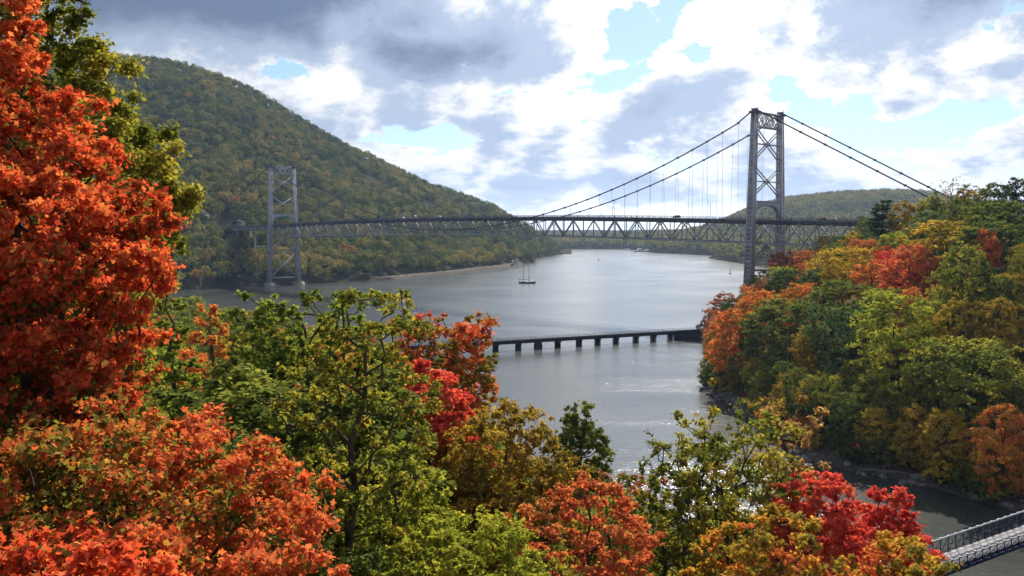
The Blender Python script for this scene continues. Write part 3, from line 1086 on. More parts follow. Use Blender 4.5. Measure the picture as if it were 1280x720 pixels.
def leaves(centers, radii, tints, n_per, size, seed, flat=.75, outward=.7, shape='kite', tint_noise=.25, crown_c=None, up=.35, rnd=.55):
    """leaf shaped faces spread through clumps"""
    g = np.random.default_rng(seed)
    centers = np.asarray(centers); radii = np.asarray(radii); tints = np.asarray(tints)
    idx = np.repeat(np.arange(len(centers)), n_per if np.ndim(n_per) else np.full(len(centers), n_per))
    n = len(idx)
    d = g.normal(size=(n, 3)); d /= np.linalg.norm(d, axis=1)[:, None]
    rr = np.minimum(np.abs(g.normal(size=n)) * .62 + .12, 1.5)
    off = d * (rr * radii[idx])[:, None]
    off[:, 2] *= flat
    p = centers[idx] + off
    out = d.copy()
    if crown_c is not None:
        o2 = p - crown_c; o2 /= np.linalg.norm(o2, axis=1)[:, None] + 1e-6
        out = out * .6 + o2 * .6
    nrm = out * outward + g.normal(size=(n, 3)) * rnd + np.array([0, 0, up])
    nrm /= np.linalg.norm(nrm, axis=1)[:, None]
    a = np.cross(nrm, g.normal(size=(n, 3))); a /= np.linalg.norm(a, axis=1)[:, None] + 1e-9
    b = np.cross(nrm, a)
    s = (size * (.5 + 1.0 * g.random(n)))[:, None]
    if shape == 'kite':
        prof = [(-.5, 0), (-.05, .36), (.5, 0), (-.05, -.36)]
    elif shape == 'spray':
        prof = [(-.5, .05), (-.3, .42), (.1, .3), (.5, .15), (.3, -.25), (-.15, -.45)]
    else:       # five pointed maple leaf
        prof = [(-.45, 0), (-.28, .3), (-.1, .22), (.05, .55), (.18, .2), (.6, 0), (.18, -.2), (.05, -.55), (-.1, -.22), (-.28, -.3)]
    k = len(prof)
    V = np.empty((n, k, 3), np.float32)
    bend = (g.random((n, 1)) - .5) * .5
    for i, (u, w) in enumerate(prof):
        V[:, i] = p + s * (a * u + b * w + nrm * (bend * (abs(w) + .3 * u * u)))
    Fc = np.arange(n * k, dtype=np.int32).reshape(n, k)
    tint = np.clip(tints[idx] + g.normal(size=n) * tint_noise * .5, 0.0, 1.0)
    return V.reshape(-1, 3), Fc, tint


def envelope(kind, t):
    """crown half width (0..1) at relative crown height t"""
    if kind == 'round': return math.sqrt(max(0.0, 1 - ((t - .45) / .58) ** 2))
    if kind == 'vase': return math.sqrt(max(0.0, 1 - ((t - .66) / .68) ** 2)) * (.55 + .45 * min(1, t * 1.6))
    if kind == 'tall_maple': return float(np.interp(t, [0, .17, .26, .365, .455, .53, .62, .71, .80, .91, 1], [.4, .66, .72, .84, 1, .97, .66, .43, .27, .16, .02]))
    if kind == 'tall_oak': return float(np.interp(t, [0, .07, .29, .46, .56, .64, .684, .73, .79, .854, .894, .94, 1], [.3, .4, .7, .86, 1, .88, .72, .58, .48, .34, .24, .15, .04]))
    if kind == 'egg': return math.sin(math.pi * min(1, t ** .95)) ** .8 * (1 if t < .5 else 1.0)
    if kind == 'cone': return max(0.0, (1 - t) ** .75) * min(1, .55 + t * 3)
    if kind == 'column': return (max(0.0, 1 - abs(2 * t - .9) ** 3)) ** .6 if t < 1 else 0
    if kind == 'open': return math.sqrt(max(0.0, 1 - ((t - .55) / .6) ** 2))
    return 1.0


def skeleton(seed, H, Rr, cb, kind, N, lean=(0, 0), shell=.5, lump=.22):
    g = np.random.default_rng(seed)
    ph = g.random(8) * 6.28
    # trunk nodes
    nt = 9
    P = []; par = []
    wob = g.normal(size=(nt, 2)) * H * .012
    for i in range(nt):
        t = i / (nt - 1)
        z = t * H * .86
        P.append([lean[0] * t ** 1.5 + wob[i, 0] * (i > 0), lean[1] * t ** 1.5 + wob[i, 1] * (i > 0), z]); par.append(i - 1)
    C = []
    tries = 0
    mind = Rr * 1.75 / N ** (1 / 3.0)
    while len(C) < N and tries < N * 60:
        tries += 1
        t = g.random() ** .9
        z = (cb + (1 - cb) * t) * H
        th = g.random() * 6.283
        e = envelope(kind, t)
        l = 1 + lump * (math.sin(2 * th + ph[0] + 3 * t) + math.sin(3 * th + ph[1] - 5 * t) + .8 * math.sin(5 * th + ph[2] + 7 * t)) * .6
        rad = Rr * e * l * (shell + (1 - shell) * g.random() ** .6)
        zz = t * .86
        c = np.array([lean[0] * t ** 1.5 + rad * math.cos(th), lean[1] * t ** 1.5 + rad * math.sin(th), z])
        if C and min(np.linalg.norm(np.array(C) - c, axis=1)) < mind * (.75 if tries > N * 25 else 1): continue
        C.append(c)
    C = np.array(C)
    order = np.argsort(np.hypot(C[:, 0], C[:, 1]) + .15 * C[:, 2])
    P = [np.array(p, float) for p in P]
    ends = []
    for ci in order:
        c = C[ci]
        A = np.array(P)
        dv = c - A
        dist = np.linalg.norm(dv, axis=1)
        cost = dist + np.where(dv[:, 2] < .25 * dist, (.25 * dist - dv[:, 2]) * 1.6, 0)
        cost[:2] += H * .2
        j = int(np.argmin(cost))
        m1 = A[j] + dv[j] * .36 + np.array([0, 0, -.05 * dist[j]]) + g.normal(size=3) * dist[j] * .06
        m2 = A[j] + dv[j] * .7 + np.array([0, 0, -.02 * dist[j]]) + g.normal(size=3) * dist[j] * .06
        b = len(P)
        P += [m1, m2, c]; par += [j, b, b + 1]
        ends.append(b + 2)
    n = len(P)
    w = np.zeros(n)
    for e in ends: w[e] += 1
    for i in range(n - 1, nt - 1, -1): w[par[i]] += w[i] if w[i] else 1
    # propagate along trunk
    for i in range(nt - 1, 0, -1): w[i - 1] += w[i]
    return np.array(P), par, w, np.array([P[e] for e in ends]), nt


def wood_mesh(name, P, par, w, nt, H, tr, minr=.012, k=6, twigs=True):
    r = tr * np.sqrt(np.maximum(w, .6) / w[0]) * .95
    r = np.maximum(r, minr)
    r[0] *= 1.35
    V = []; Fc = []
    n = len(P)
    kids = [[] for _ in range(n)]
    for i in range(1, n): kids[par[i]].append(i)
    for i in range(1, n):
        j = par[i]
        a, b = P[j], P[i]
        ra = r[j] if i < nt else min(r[j], r[i] * 1.35)
        rb = r[i]
        d = b - a; L = np.linalg.norm(d)
        if L < 1e-4: continue
        d /= L
        u = np.cross(d, [0, 0, 1.0] if abs(d[2]) < .9 else [0, 1.0, 0]); u /= np.linalg.norm(u); v = np.cross(d, u)
        kk = k if i < nt or w[i] > 4 else 4
        ang = np.arange(kk) * 2 * math.pi / kk
        ring = np.cos(ang)[:, None] * u + np.sin(ang)[:, None] * v
        base = len(V)
        V += list(a + ring * ra) + list(b + ring * rb)
        for q in range(kk):
            q2 = (q + 1) % kk
            Fc.append([base + q, base + q2, base + kk + q2, base + kk + q])
    return mesh_from(name, np.array(V), Fc, smooth=True)


def tree_meshes(seed, H, Rr, cb=.3, kind='round', N=70, n_leaf=80, leaf=.5, clump=.30, shape='kite', tr=None, lean=(0, 0), shell=.5,
                lump=.22, tint=(.5, .3), grad=0.0, radial=0.0, flat=.75, outward=.7, up=.35, tint_noise=.25, rnd=.55, xgrad=0.0):
    """wood mesh and crown mesh; tint = mean and spread of the clump colour, grad = change with height, radial = change outwards"""
    g = np.random.default_rng(seed + 1000)
    P, par, w, C, nt = skeleton(seed, H, Rr, cb, kind, N, lean, shell, lump)
    tr = tr or H * .017
    wm = wood_mesh('trunk', P, par, w, nt, H, tr)
    rc = Rr * clump * (.65 + .6 * g.random(len(C))) * (48 / N) ** .2
    t = (C[:, 2] / H - cb) / (1 - cb)
    rad = np.hypot(C[:, 0], C[:, 1]) / Rr
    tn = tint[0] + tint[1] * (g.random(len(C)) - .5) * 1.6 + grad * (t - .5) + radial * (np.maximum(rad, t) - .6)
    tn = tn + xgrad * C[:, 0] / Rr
    nl = np.maximum(4, (n_leaf * (rc / rc.mean()) ** 2)).astype(int)
    cc = np.array([lean[0] * .6, lean[1] * .6, H * (cb + (1 - cb) * .4)])
    # every clump breaks up into smaller sprays
    ns = 7
    si = np.repeat(np.arange(len(C)), ns)
    so = g.normal(size=(len(si), 3)) * .56 * rc[si][:, None] * np.array([1, 1, .62])
    C = C[si] + so; tn = tn[si] + g.normal(size=len(si)) * .07
    nl = np.maximum(3, nl[si] / ns * (.6 + .8 * g.random(len(si)))).astype(int); rc = rc[si] * .52
    V, Fc, ti = leaves(C, rc, tn, nl, leaf, seed + 5, flat, outward, shape, tint_noise, cc, up, rnd)
    cm = mesh_from('crown', V, Fc, {'tint': ti})
    return wm, cm


def place_tree(name, meshes, loc, rz, sc, pal, label, cat, group=None, bark=None, mats=None):
    root = empty(name, loc, rz, label=label, cat=cat, group=group)
    root.scale = sc if isinstance(sc, tuple) else (sc, sc, sc)
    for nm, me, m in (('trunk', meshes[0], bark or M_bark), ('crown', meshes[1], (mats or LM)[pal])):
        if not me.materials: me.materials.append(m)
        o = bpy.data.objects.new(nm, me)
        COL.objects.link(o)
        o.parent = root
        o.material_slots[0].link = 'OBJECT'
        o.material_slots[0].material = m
    return root


# ---- prototypes for the woods on the right bank: unit height 20 m
PROTO = {}
RB = dict(shape='spray', outward=1.1, rnd=.34, up=.3, shell=.74)
for i in range(6): PROTO['round%d' % i] = tree_meshes(100 + i, 20, 6.2, .12, 'round', 84, 200, .40, .27, lump=.26, tint=(.5, .32), **RB)
for i in range(3): PROTO['vase%d' % i] = tree_meshes(120 + i, 20, 6.4, .16, 'vase', 80, 200, .40, .27, lump=.3, tint=(.5, .32), **RB)
for i in range(3): PROTO['tall%d' % i] = tree_meshes(140 + i, 22, 4.2, .12, 'column', 76, 170, .40, .33, lump=.26, tint=(.5, .35), **RB)
for i in range(2): PROTO['spruce%d' % i] = tree_meshes(160 + i, 21, 4.2, .12, 'cone', 64, 100, .42, .30, shape='spray', flat=.5, lump=.2)
PROTO['sparse'] = tree_meshes(170, 22, 4.2, .3, 'open', 46, 20, .42, .30, shape='spray', lump=.4)
PROTO['bush0'] = tree_meshes(180, 5, 3.2, .05, 'round', 30, 60, .45, .34, shape='spray', lump=.3)
PROTO['bush1'] = tree_meshes(181, 4, 3.4, .05, 'round', 30, 60, .45, .34, shape='spray', lump=.35)


def pine_meshes(seed, H, Rr):
    g = np.random.default_rng(seed)
    P = [np.array([0, 0, H * i / 8.0]) for i in range(9)]; par = [i - 1 for i in range(9)]
    C = []; rc = []
    ends = []
    for k in range(11):
        t = k / 10.0
        z = H * (.45 + .55 * t)
        nb = 5 if t < .9 else 3
        for q in range(nb):
            th = g.random() * 6.28
            L = Rr * (.95 - .55 * t) * (.55 + .6 * g.random())
            c = np.array([L * math.cos(th), L * math.sin(th), z + L * .12])
            j = int(np.clip(round(z / H * 8 - .3), 0, 8)); b = len(P)
            P += [P[j] * .5 + c * .5, c]; par += [j, b]; ends.append(b + 1)
            for f in (.55, 1.0):
                C.append(P[j] + (c - P[j]) * f); rc.append(Rr * .26 * (.7 + .5 * g.random()))
    w = np.ones(len(P)); w[:9] = np.linspace(50, 4, 9)
    wm = wood_mesh('trunk', np.array(P), par, w, 9, H, .32)
    V, Fc, ti = leaves(C, rc, np.full(len(C), .5), 55, .6, seed + 3, .38, .3, 'spray', .3, None, .8)
    return wm, mesh_from('crown', V, Fc, {'tint': ti})


PROTO['pine'] = pine_meshes(190, 24, 5.2)
PSIZE = {'round': (20, 6.9), 'vase': (20, 7.0), 'tall': (22, 4.9), 'spruce': (21, 4.2), 'sparse': (22, 4.2), 'pine': (24, 5.2), 'bush': (5, 3.2)}


def psize(p): return PSIZE[p.rstrip('0123456789')]


def solve_depth(u, vtop, H, d0, d1, hf):
    ds = np.arange(d0, d1, 1.0)
    xs = (u - 640) / F * ds
    z = hf(xs, ds) + H
    vv = to_px(xs, ds, z)[1]
    ok = np.where((vv <= vtop) & (hf(xs, ds) > .5))[0]
    return (float(ds[ok[0]]) if len(ok) else None)


# (pixel x, pixel top, pixel width, palette, prototype, height m, d0, label)
KEYS = [
    (914, 402, 50, 'orange', 'tall0', 23, 276, 'tall orange gold tree at the very tip of the wooded point'),
    (948, 366, 66, 'orange', 'round1', 21, 300, 'broad rusty orange tree just behind the orange gold tree at the point'),
    (970, 410, 96, 'green', 'round0', 21, 266, 'dark green round tree standing at the shore beside the orange gold tree'),
    (1052, 358, 100, 'green', 'round2', 20, 250, 'large domed green tree in the middle of the right bank wood'),
    (1050, 394, 84, 'blue_green', 'vase0', 21, 225, 'bluish dark green tree overhanging the shore below the large domed green tree'),
    (1108, 346, 34, 'scarlet', 'tall1', 17, 270, 'small bright scarlet tree standing alone among green crowns on the right bank'),
    (1138, 358, 76, 'salmon', 'round3', 18, 250, 'wide salmon red tree right beside the small bright scarlet tree'),
    (1122, 382, 104, 'yellow_green', 'round4', 22, 205, 'big yellow green tree reaching from the shore up to the salmon red tree'),
    (1205, 372, 78, 'olive', 'round5', 21, 215, 'olive tree below the golden dome on the right bank'),
    (1232, 372, 36, 'salmon', 'round1', 19, 230, 'small salmon tipped tree tucked behind the olive tree on the right bank'),
    (1182, 322, 112, 'gold', 'round0', 20, 255, 'wide golden domed tree in the upper part of the right bank wood'),
    (1055, 342, 66, 'gold', 'vase1', 18, 285, 'amber gold tree right behind the large domed green tree'),
    (1008, 314, 44, 'rust', 'round2', 17, 360, 'dark rust red tree in front of the last truss panels of the bridge'),
    (1036, 297, 44, 'bronze', 'round3', 17, 360, 'bronze tree under the right end of the bridge truss'),
    (1066, 301, 44, 'bronze', 'round4', 16, 350, 'round bronze topped tree just left of the dark pine'),
    (1082, 316, 44, 'rust', 'vase2', 15, 320, 'low rusty tree in front of the round bronze topped tree'),
    (1102, 255, 46, 'pine', 'pine', 25, 340, 'tall dark pine with flat layered boughs standing above the right bank wood'),
    (1080, 271, 34, 'green', 'round5', 18, 350, 'pale green tree immediately left of the dark pine'),
    (1131, 257, 42, 'bronze', 'tall2', 24, 330, 'tall bronze gold tree immediately right of the dark pine'),
    (1163, 262, 40, 'yellow_green', 'tall0', 22, 330, 'yellow green column shaped tree two crowns right of the dark pine'),
    (1186, 231, 36, 'brown', 'sparse', 25, 330, 'half bare brown tree rising highest on the right skyline'),
    (1168, 243, 26, 'dark_green', 'spruce0', 22, 330, 'dark narrow spruce against the half bare brown tree'),
    (1208, 246, 46, 'bronze', 'tall1', 22, 320, 'amber brown tree on the right skyline just right of the half bare one'),
    (1272, 236, 60, 'dark_green', 'round3', 20, 300, 'dark green crown on the skyline at the far right edge'),
    (1242, 244, 54, 'green', 'round2', 20, 310, 'green crown on the right skyline beside the dark one at the edge'),
    (1262, 288, 110, 'green', 'vase1', 20, 250, 'broad spreading green tree on the upper right slope near the picture edge'),
    (1200, 268, 60, 'green', 'round4', 18, 300, 'green tree on the upper slope below the amber brown skyline tree'),
    (1160, 302, 60, 'blue_green', 'round1', 18, 300, 'grey green tree up the slope from the golden dome'),
    (1216, 430, 124, 'olive', 'vase2', 21, 178, 'large olive green tree spreading over the amber shore trees'),
    (1262, 512, 70, 'orange', 'round2', 17, 160, 'amber orange tree on the boulder shore nearest the footbridge'),
    (1190, 520, 60, 'gold', 'round3', 14, 172, 'amber gold tree on the boulder shore under the large olive green tree'),
    (1150, 516, 54, 'bronze', 'round5', 13, 180, 'bronze gold small tree on the shore left of the amber gold one'),
    (1232, 342, 92, 'green', 'round0', 19, 235, 'grey green tree right of the golden dome'),
    (906, 366, 40, 'rust', 'round5', 15, 350, 'dark reddish brown tree above the water on the far side of the point'),
    (918, 374, 40, 'dark_green', 'round4', 14, 330, 'dark green tree between the reddish brown tree and the broad rusty orange tree'),
    (985, 316, 50, 'rust', 'vase0', 17, 370, 'dull red tree at the foot of the near bridge tower'),
    (960, 338, 46, 'green', 'round1', 16, 380, 'green tree right at the near bridge tower foot'),
    (985, 343, 56, 'dark_green', 'round2', 17, 340, 'dark green crown in front of the dull red tree by the tower'),
    (1000, 383, 60, 'orange', 'round3', 15, 290, 'pale orange tree showing between the green shore tree and the domed tree'),
]
right_trees = []


def add_right(name, proto, x, y, H, Wm, pal, label, group=None, cat='tree', sink=.3):
    h0, r0 = psize(proto)
    s = H / h0
    sx = Wm / (2 * r0)
    z = ht(x, y) - sink
    bark = M_bark_pale if proto.startswith('sparse') else None
    o = place_tree(name, PROTO[proto], (x, y, z), random.uniform(0, 6.28), (sx, sx, s), pal, label, cat, group, bark, LM2)
    right_trees.append((x, y, H, Wm, o, label))
    return o


NAMES = {'pine': 'pine_tree', 'spruce': 'spruce_tree'}
key_px = []
for (u, v, wpx, pal, proto, H, d0, lab) in KEYS:
    hf = h_right
    D = solve_depth(u, v, H, d0, 520, hf)
    if D is None:
        D = d0 + 30.0
        z_ = from_px(u, v, D)[2]; g_ = float(hf(np.array([(u - 640) / F * D]), np.array([D]))[0])
        H = min(max(z_ - g_, 9), 30)
        print('fallback', lab[:40], round(z_ - g_, 1))
    x = (u - 640) / F * D
    Wm = wpx / F * D * .94
    0 and print('key', u, v, round(D), round(hf(np.array([x]), np.array([D]))[0], 1), lab[:40])
    add_right(NAMES.get(proto.rstrip('0123456789'), 'tree'), proto, x, D, H, Wm, pal, lab, 'trees of the right bank wood')
    key_px.append((u, v + wpx * .4, lab))

# fill the rest of the right bank
cand = []
g = np.random.default_rng(23)
FILL_PAL = ['green'] * 22 + ['olive'] * 16 + ['blue_green'] * 8 + ['dark_green'] * 7 + ['yellow_green'] * 10 + ['gold'] * 8 + ['bronze'] * 9 + ['orange'] * 5 + ['rust'] * 3 + ['salmon'] * 2 + ['scarlet'] * 1
FILL_PROTO = ['round%d' % i for i in range(6)] * 3 + ['vase%d' % i for i in range(3)] * 2 + ['tall%d' % i for i in range(3)]
pts = [(t[0], t[1], t[3] / 2) for t in right_trees]
fills = []
tries = 0
X = g.uniform(55, 330, 30000); Y = g.uniform(140, 520, 30000)
HR = h_right(X, Y); DR = sdist(X, Y, RIGHT)
for x, y, z, d in zip(X, Y, HR, DR):
    if d < 3.5 or x > y * .60 + 6: continue
    H = g.uniform(11, 17.5) * (.8 if d < 9 else 1.0)
    Wm = H * g.uniform(.5, .66)
    u, v = to_px(x, y, z + H)
    # keep the bridge end, tower foot and the skyline clear
    lim = np.interp(u, [860, 885, 925, 945, 975, 1010, 1066, 1070, 1110, 1150, 1180, 1290], [400, 385, 368, 345, 318, 305, 290, 272, 268, 258, 246, 244])
    if v < lim: continue
    # distance along the bridge axis: nothing grows through the deck
    bu = (x - PN[0]) * math.cos(BA) + (y - PN[1]) * math.sin(BA); bv = -(x - PN[0]) * math.sin(BA) + (y - PN[1]) * math.cos(BA)
    if abs(bv) < 15 and bu > -130 and z + H > 40: continue
    if abs(bv) < 18 and abs(bu) < 9: continue
    fb = (x - 37.9) * .793 + (y - 80) * .609; fv = -(x - 37.9) * .609 + (y - 80) * .793
    if abs(fv + 1.5) < 7: continue
    bad = False
    for (kx, ky, kr) in pts:
        if (kx - x) ** 2 + (ky - y) ** 2 < (.74 * (kr + Wm / 2)) ** 2: bad = True; break
    if not bad:
        # do not stand right in front of a tree that gives the picture its colour
        for (kx, ky, kH, kW, o, lab) in right_trees[:len(KEYS)]:
            if y < ky and ky - y < 45 and abs(x / y - kx / ky) * ky < kW * .5 and v < to_px(kx, ky, ht(kx, ky) + kH * .5)[1]: bad = True; break
    if bad: continue
    pts.append((x, y, Wm / 2)); fills.append((x, y, H, Wm, u, v))


class Cover:
    """rough front to back occlusion test: which crowns does the picture show?"""
    def __init__(self): self.m = np.zeros((180, 320), bool)

    def test(self, u, v0, v1, w, need, fill=.86):
        cx, cy, rx, ry = u / 4, (v0 + v1) / 8, w / 8 * fill, max((v1 - v0) / 8 * fill, .5)
        x0, x1, y0, y1 = int(max(cx - rx, 0)), int(min(cx + rx + 1, 320)), int(max(cy - ry, 0)), int(min(cy + ry + 1, 180))
        if x1 <= x0 or y1 <= y0: return False
        yy, xx = np.mgrid[y0:y1, x0:x1]
        e = ((xx + .5 - cx) / rx) ** 2 + ((yy + .5 - cy) / ry) ** 2 < 1
        free = (e & ~self.m[y0:y1, x0:x1]).sum()
        if free < need: return False
        self.m[y0:y1, x0:x1] |= e
        return True


cov = Cover()
allr = [(t[1], t[0], t[2], t[3], None) for t in right_trees] + [(f[1], f[0], f[2], f[3], f) for f in fills]
allr.sort(key=lambda a: a[0])
vis = []
for (y, x, H, Wm, f) in allr:
    z = ht(x, y)
    u, v0 = to_px(x, y, z + H); _, v1 = to_px(x, y, z + H * .15)
    if cov.test(u, v0, v1, Wm / y * F, 3 if f else 0, .74) and f: vis.append(f)
print('right bank fill', len(fills), 'shown', len(vis))
fills = vis
CW = {'green': 'green', 'olive': 'olive', 'blue_green': 'grey green', 'dark_green': 'dark green', 'yellow_green': 'yellow green', 'gold': 'golden', 'bronze': 'bronze', 'orange': 'orange', 'rust': 'rust red', 'salmon': 'salmon', 'scarlet': 'scarlet'}
# short names of trees a viewer can find, to say where the others stand
MARK = [(908, 445, 'orange tree at the point'), (1052, 400, 'domed green tree'), (1108, 362, 'small scarlet tree'), (1182, 350, 'wide golden dome'), (1102, 285, 'dark layered pine'),
        (1216, 480, 'big olive shore tree'), (1186, 250, 'half bare skyline tree'), (985, 335, 'near tower foot'), (1262, 315, 'broad spreading tree'), (1122, 440, 'yellow green shore tree'), (1262, 560, 'amber orange shore tree')]



def where(u, v, marks):
    m = min(marks, key=lambda k: math.hypot(k[0] - u, k[1] - v))
    dx, dy = u - m[0], v - m[1]
    dist = math.hypot(dx, dy)
    a = math.degrees(math.atan2(-dy, dx)) % 360
    dirn = ['right of', 'upper right of', 'above', 'upper left of', 'left of', 'lower left of', 'below', 'lower right of'][int((a + 22.5) // 45) % 8]
    return '%s%s the %s' % ('close ' if dist < 32 else ('' if dist < 70 else 'some way '), dirn, m[2])


for (x, y, H, Wm, u, v) in fills:
    pal = FILL_PAL[g.integers(len(FILL_PAL))]
    if 960 < u < 1100 and v < 345 and g.random() < .2: pal = ['rust', 'yellow_green', 'bronze', 'gold'][g.integers(4)]
    if u < 960 and v > 360 and g.random() < .4: pal = ['orange', 'bronze', 'rust'][g.integers(3)]
    proto = FILL_PROTO[g.integers(len(FILL_PROTO))]
    lab = '%s tree %s' % (CW[pal], where(u, v + 15, MARK))
    add_right('tree', proto, x, y, H, Wm, pal, lab, 'trees of the right bank wood')

# shrubs hanging over the right shore
for k, (u, D, pal, sc) in enumerate([(1062, 192, 'dark_green', 1.2), (1085, 190, 'rust', 1.0), (1100, 186, 'green', 1.25), (1120, 185, 'olive', .9), (1040, 205, 'dark_green', 1.3), (1015, 222, 'bronze', 1.2), (930, 268, 'rust', .9), (948, 262, 'green', 1.0), (990, 245, 'dark_green', 1.3), (912, 276, 'bronze', .8), (1165, 180, 'bronze', 1.0), (1240, 172, 'green', 1.2), (1010, 206, 'rust', 1.0)]):
    x = (u - 640) / F * D
    y = D
    while sdist(np.array([x]), np.array([y]), RIGHT)[0] < 4 and y < D + 60: x += 1.2; y += 1.6
    o = place_tree('shrub', PROTO['bush%d' % (k % 2)], (x, y, ht(x, y) - .2), k * 1.3, sc, pal, '%s shrub on the shaded shore under the right bank trees' % CW[pal], 'shrub', 'shrubs along the right shore')

gs = np.random.default_rng(61)
ns_ = 0
for k in range(1500):
    if ns_ >= 46: break
    y = gs.uniform(158, 300); x = gs.uniform(55, 110)
    d_ = sdist(np.array([x]), np.array([y]), RIGHT)[0]
    z_ = ht(x, y)
    if not (1.2 < d_ < 6.5) or x > .6 * y or z_ < .8: continue
    pal = ['dark_green', 'olive', 'bronze', 'rust', 'green', 'gold'][gs.integers(6)]
    sc = gs.uniform(.55, 1.15)
    place_tree('shrub', PROTO['bush%d' % (k % 2)], (x, y, z_ - .3), k, (sc, sc, sc * gs.uniform(.8, 1.3)), pal, '%s shrub on the shaded shore under the right bank trees' % CW[pal], 'shrub', 'shrubs along the right shore')
    ns_ += 1

# rocky causeway at the right end of the trestle
x, y = 93, 424
b = MB()
gg = np.random.default_rng(5)


def boulder_mesh(seed, fl=.7):
    import bmesh
    bm = bmesh.new()
    bmesh.ops.create_icosphere(bm, subdivisions=2, radius=1)
    r_ = np.random.default_rng(seed)
    dirs = r_.normal(size=(9, 3)); dirs /= np.linalg.norm(dirs, axis=1)[:, None]
    cut = .62 + .3 * r_.random(9)
    for v in bm.verts:
        c = np.array(v.co)
        for d, k in zip(dirs, cut):
            e = c @ d
            if e > k: c = c - d * (e - k)
        c *= 1 + (r_.random() - .5) * .05
        v.co = (c[0], c[1] * .85, c[2] * fl)
    me = bpy.data.meshes.new('boulder')
    bm.to_mesh(me); bm.free()
    me.materials.append(M_rock)
    return me


BOUL = [boulder_mesh(i) for i in range(5)]
nb = 0
for i in range(900):
    if nb >= 110: break
    # walk along the right shore
    k = gg.integers(len(RIGHT) - 10) + 10 if gg.random() < .8 else gg.integers(0, 4)
    p, q = RIGHT[k % len(RIGHT)], RIGHT[(k + 1) % len(RIGHT)]
    t = gg.random()
    x = p[0] + (q[0] - p[0]) * t + gg.normal() * 1.6; y = p[1] + (q[1] - p[1]) * t + gg.normal() * 1.6
    if x > .6 * y: continue
    if y > 290: continue
    z = ht(x, y)
    if z > 2.2 or z < -1.2: continue
    s = .35 + .9 * gg.random() ** 2
    o = link('boulder', BOUL[nb % 5], None, None, (x, y, max(z, -.2) + s * .15), gg.random() * 6.28, label='grey boulder lying along the shaded waterline of the right bank', cat='boulder', group='boulders along the right shore')
    o.scale = (s * (1 + .5 * gg.random()), s, s)
    nb += 1
for i in range(16):
    t = i / 15
    x = 88 + 12 * t + gg.normal() * .9; y = 418 + 12 * t + gg.normal() * 2.0
    s = 1.6 + 1.2 * gg.random()
    o = link('boulder', BOUL[i % 5], None, None, (x, y, .4 + .6 * t), gg.random() * 6.28, label='dark rock of the mound where the trestle meets the right bank', cat='boulder', group='rocks of the trestle mound')
    o.scale = (s * 1.2, s, s * .8)
o = place_tree('shrub', PROTO['bush0'], (89, 424, 1.6), 1, (.7, .7, 1.1), 'dark_green', 'small dark bush on the rock mound at the right end of the trestle', 'shrub')
o = place_tree('tree', PROTO['sparse'], (96.5, 430, 1.2), 2, (.8, .8, .6), 'brown', 'thin half bare tree on the mound behind the trestle end', 'tree')
# driftwood
dw = MB()
dw.tube([(0, 0, .2), (2.5, .3, .45), (5.5, -.2, .35), (8, .4, .6)], [.24, .2, .14, .06], 6); dw.tube([(2.5, .3, .45), (3.8, 1.6, .9)], [.12, .04], 5); dw.tube([(5.2, -.2, .35), (6.2, -1.5, .8)], [.1, .04], 5)
me = mesh_from('driftwood', dw.v, dw.f)
for k, (x, y, rz) in enumerate([(71, 184.5, -.5), (67.5, 190.5, -.2), (75, 182.5, -.6)]):
    link('driftwood_log', me, M_bark_pale, None, (x, y, .55 + .1 * k), rz, label='bleached driftwood log stranded on the shore beneath the yellow green tree', cat='driftwood', group='driftwood on the right shore')

# ------------------------------------------------------------------ woods on the mountain and the far hills (one mass each)
def wood_mass(name, pts, rad, nq, size, label, seed, tint, zsq=.85):
    gq = np.random.default_rng(seed)
    n = len(pts)
    r = rad * (.7 + .6 * gq.random(n))
    d = gq.normal(size=(n * nq, 3)); d[:, 2] = np.abs(d[:, 2]) * 1.1 - .35
    d /= np.linalg.norm(d, axis=1)[:, None]
    idx = np.repeat(np.arange(n), nq)
    rr = r[idx] * (.72 + .38 * gq.random(n * nq))
    p = pts[idx] + d * rr[:, None] * np.array([1, 1, zsq * 1.15]) + np.array([0, 0, 1])[None] * (r[idx] * .9)[:, None]
    nrm = d * 1.0 + gq.normal(size=d.shape) * .25
    nrm /= np.linalg.norm(nrm, axis=1)[:, None]
    a = np.cross(nrm, gq.normal(size=d.shape)); a /= np.linalg.norm(a, axis=1)[:, None]
    b_ = np.cross(nrm, a)
    s = (size * (.6 + .8 * gq.random(n * nq)))[:, None]
    prof = [(-.5, -.2), (.05, -.5), (.5, .1), (-.05, .5)]
    V = np.empty((n * nq, 4, 3), np.float32)
    for i, (u, w) in enumerate(prof): V[:, i] = p + s * (a * u + b_ * w)
    ti = np.clip(tint[idx] + gq.normal(size=n * nq) * .05, 0, 1)
    me = mesh_from(name, V.reshape(-1, 3), np.arange(n * nq * 4, dtype=np.int32).reshape(-1, 4), {'tint': ti})
    return link(name, me, LM['wood'], label=label, cat='forest', kind='stuff')


def jitter(x0, x1, y0, y1, sp, seed):
    gq = np.random.default_rng(seed)
    xs = np.arange(x0, x1, sp); ys = np.arange(y0, y1, sp)
    A, B = np.meshgrid(xs, ys)
    A = A + gq.uniform(-.5, .5, A.shape) * sp; B = B + gq.uniform(-.5, .5, B.shape) * sp
    return A.ravel(), B.ravel()


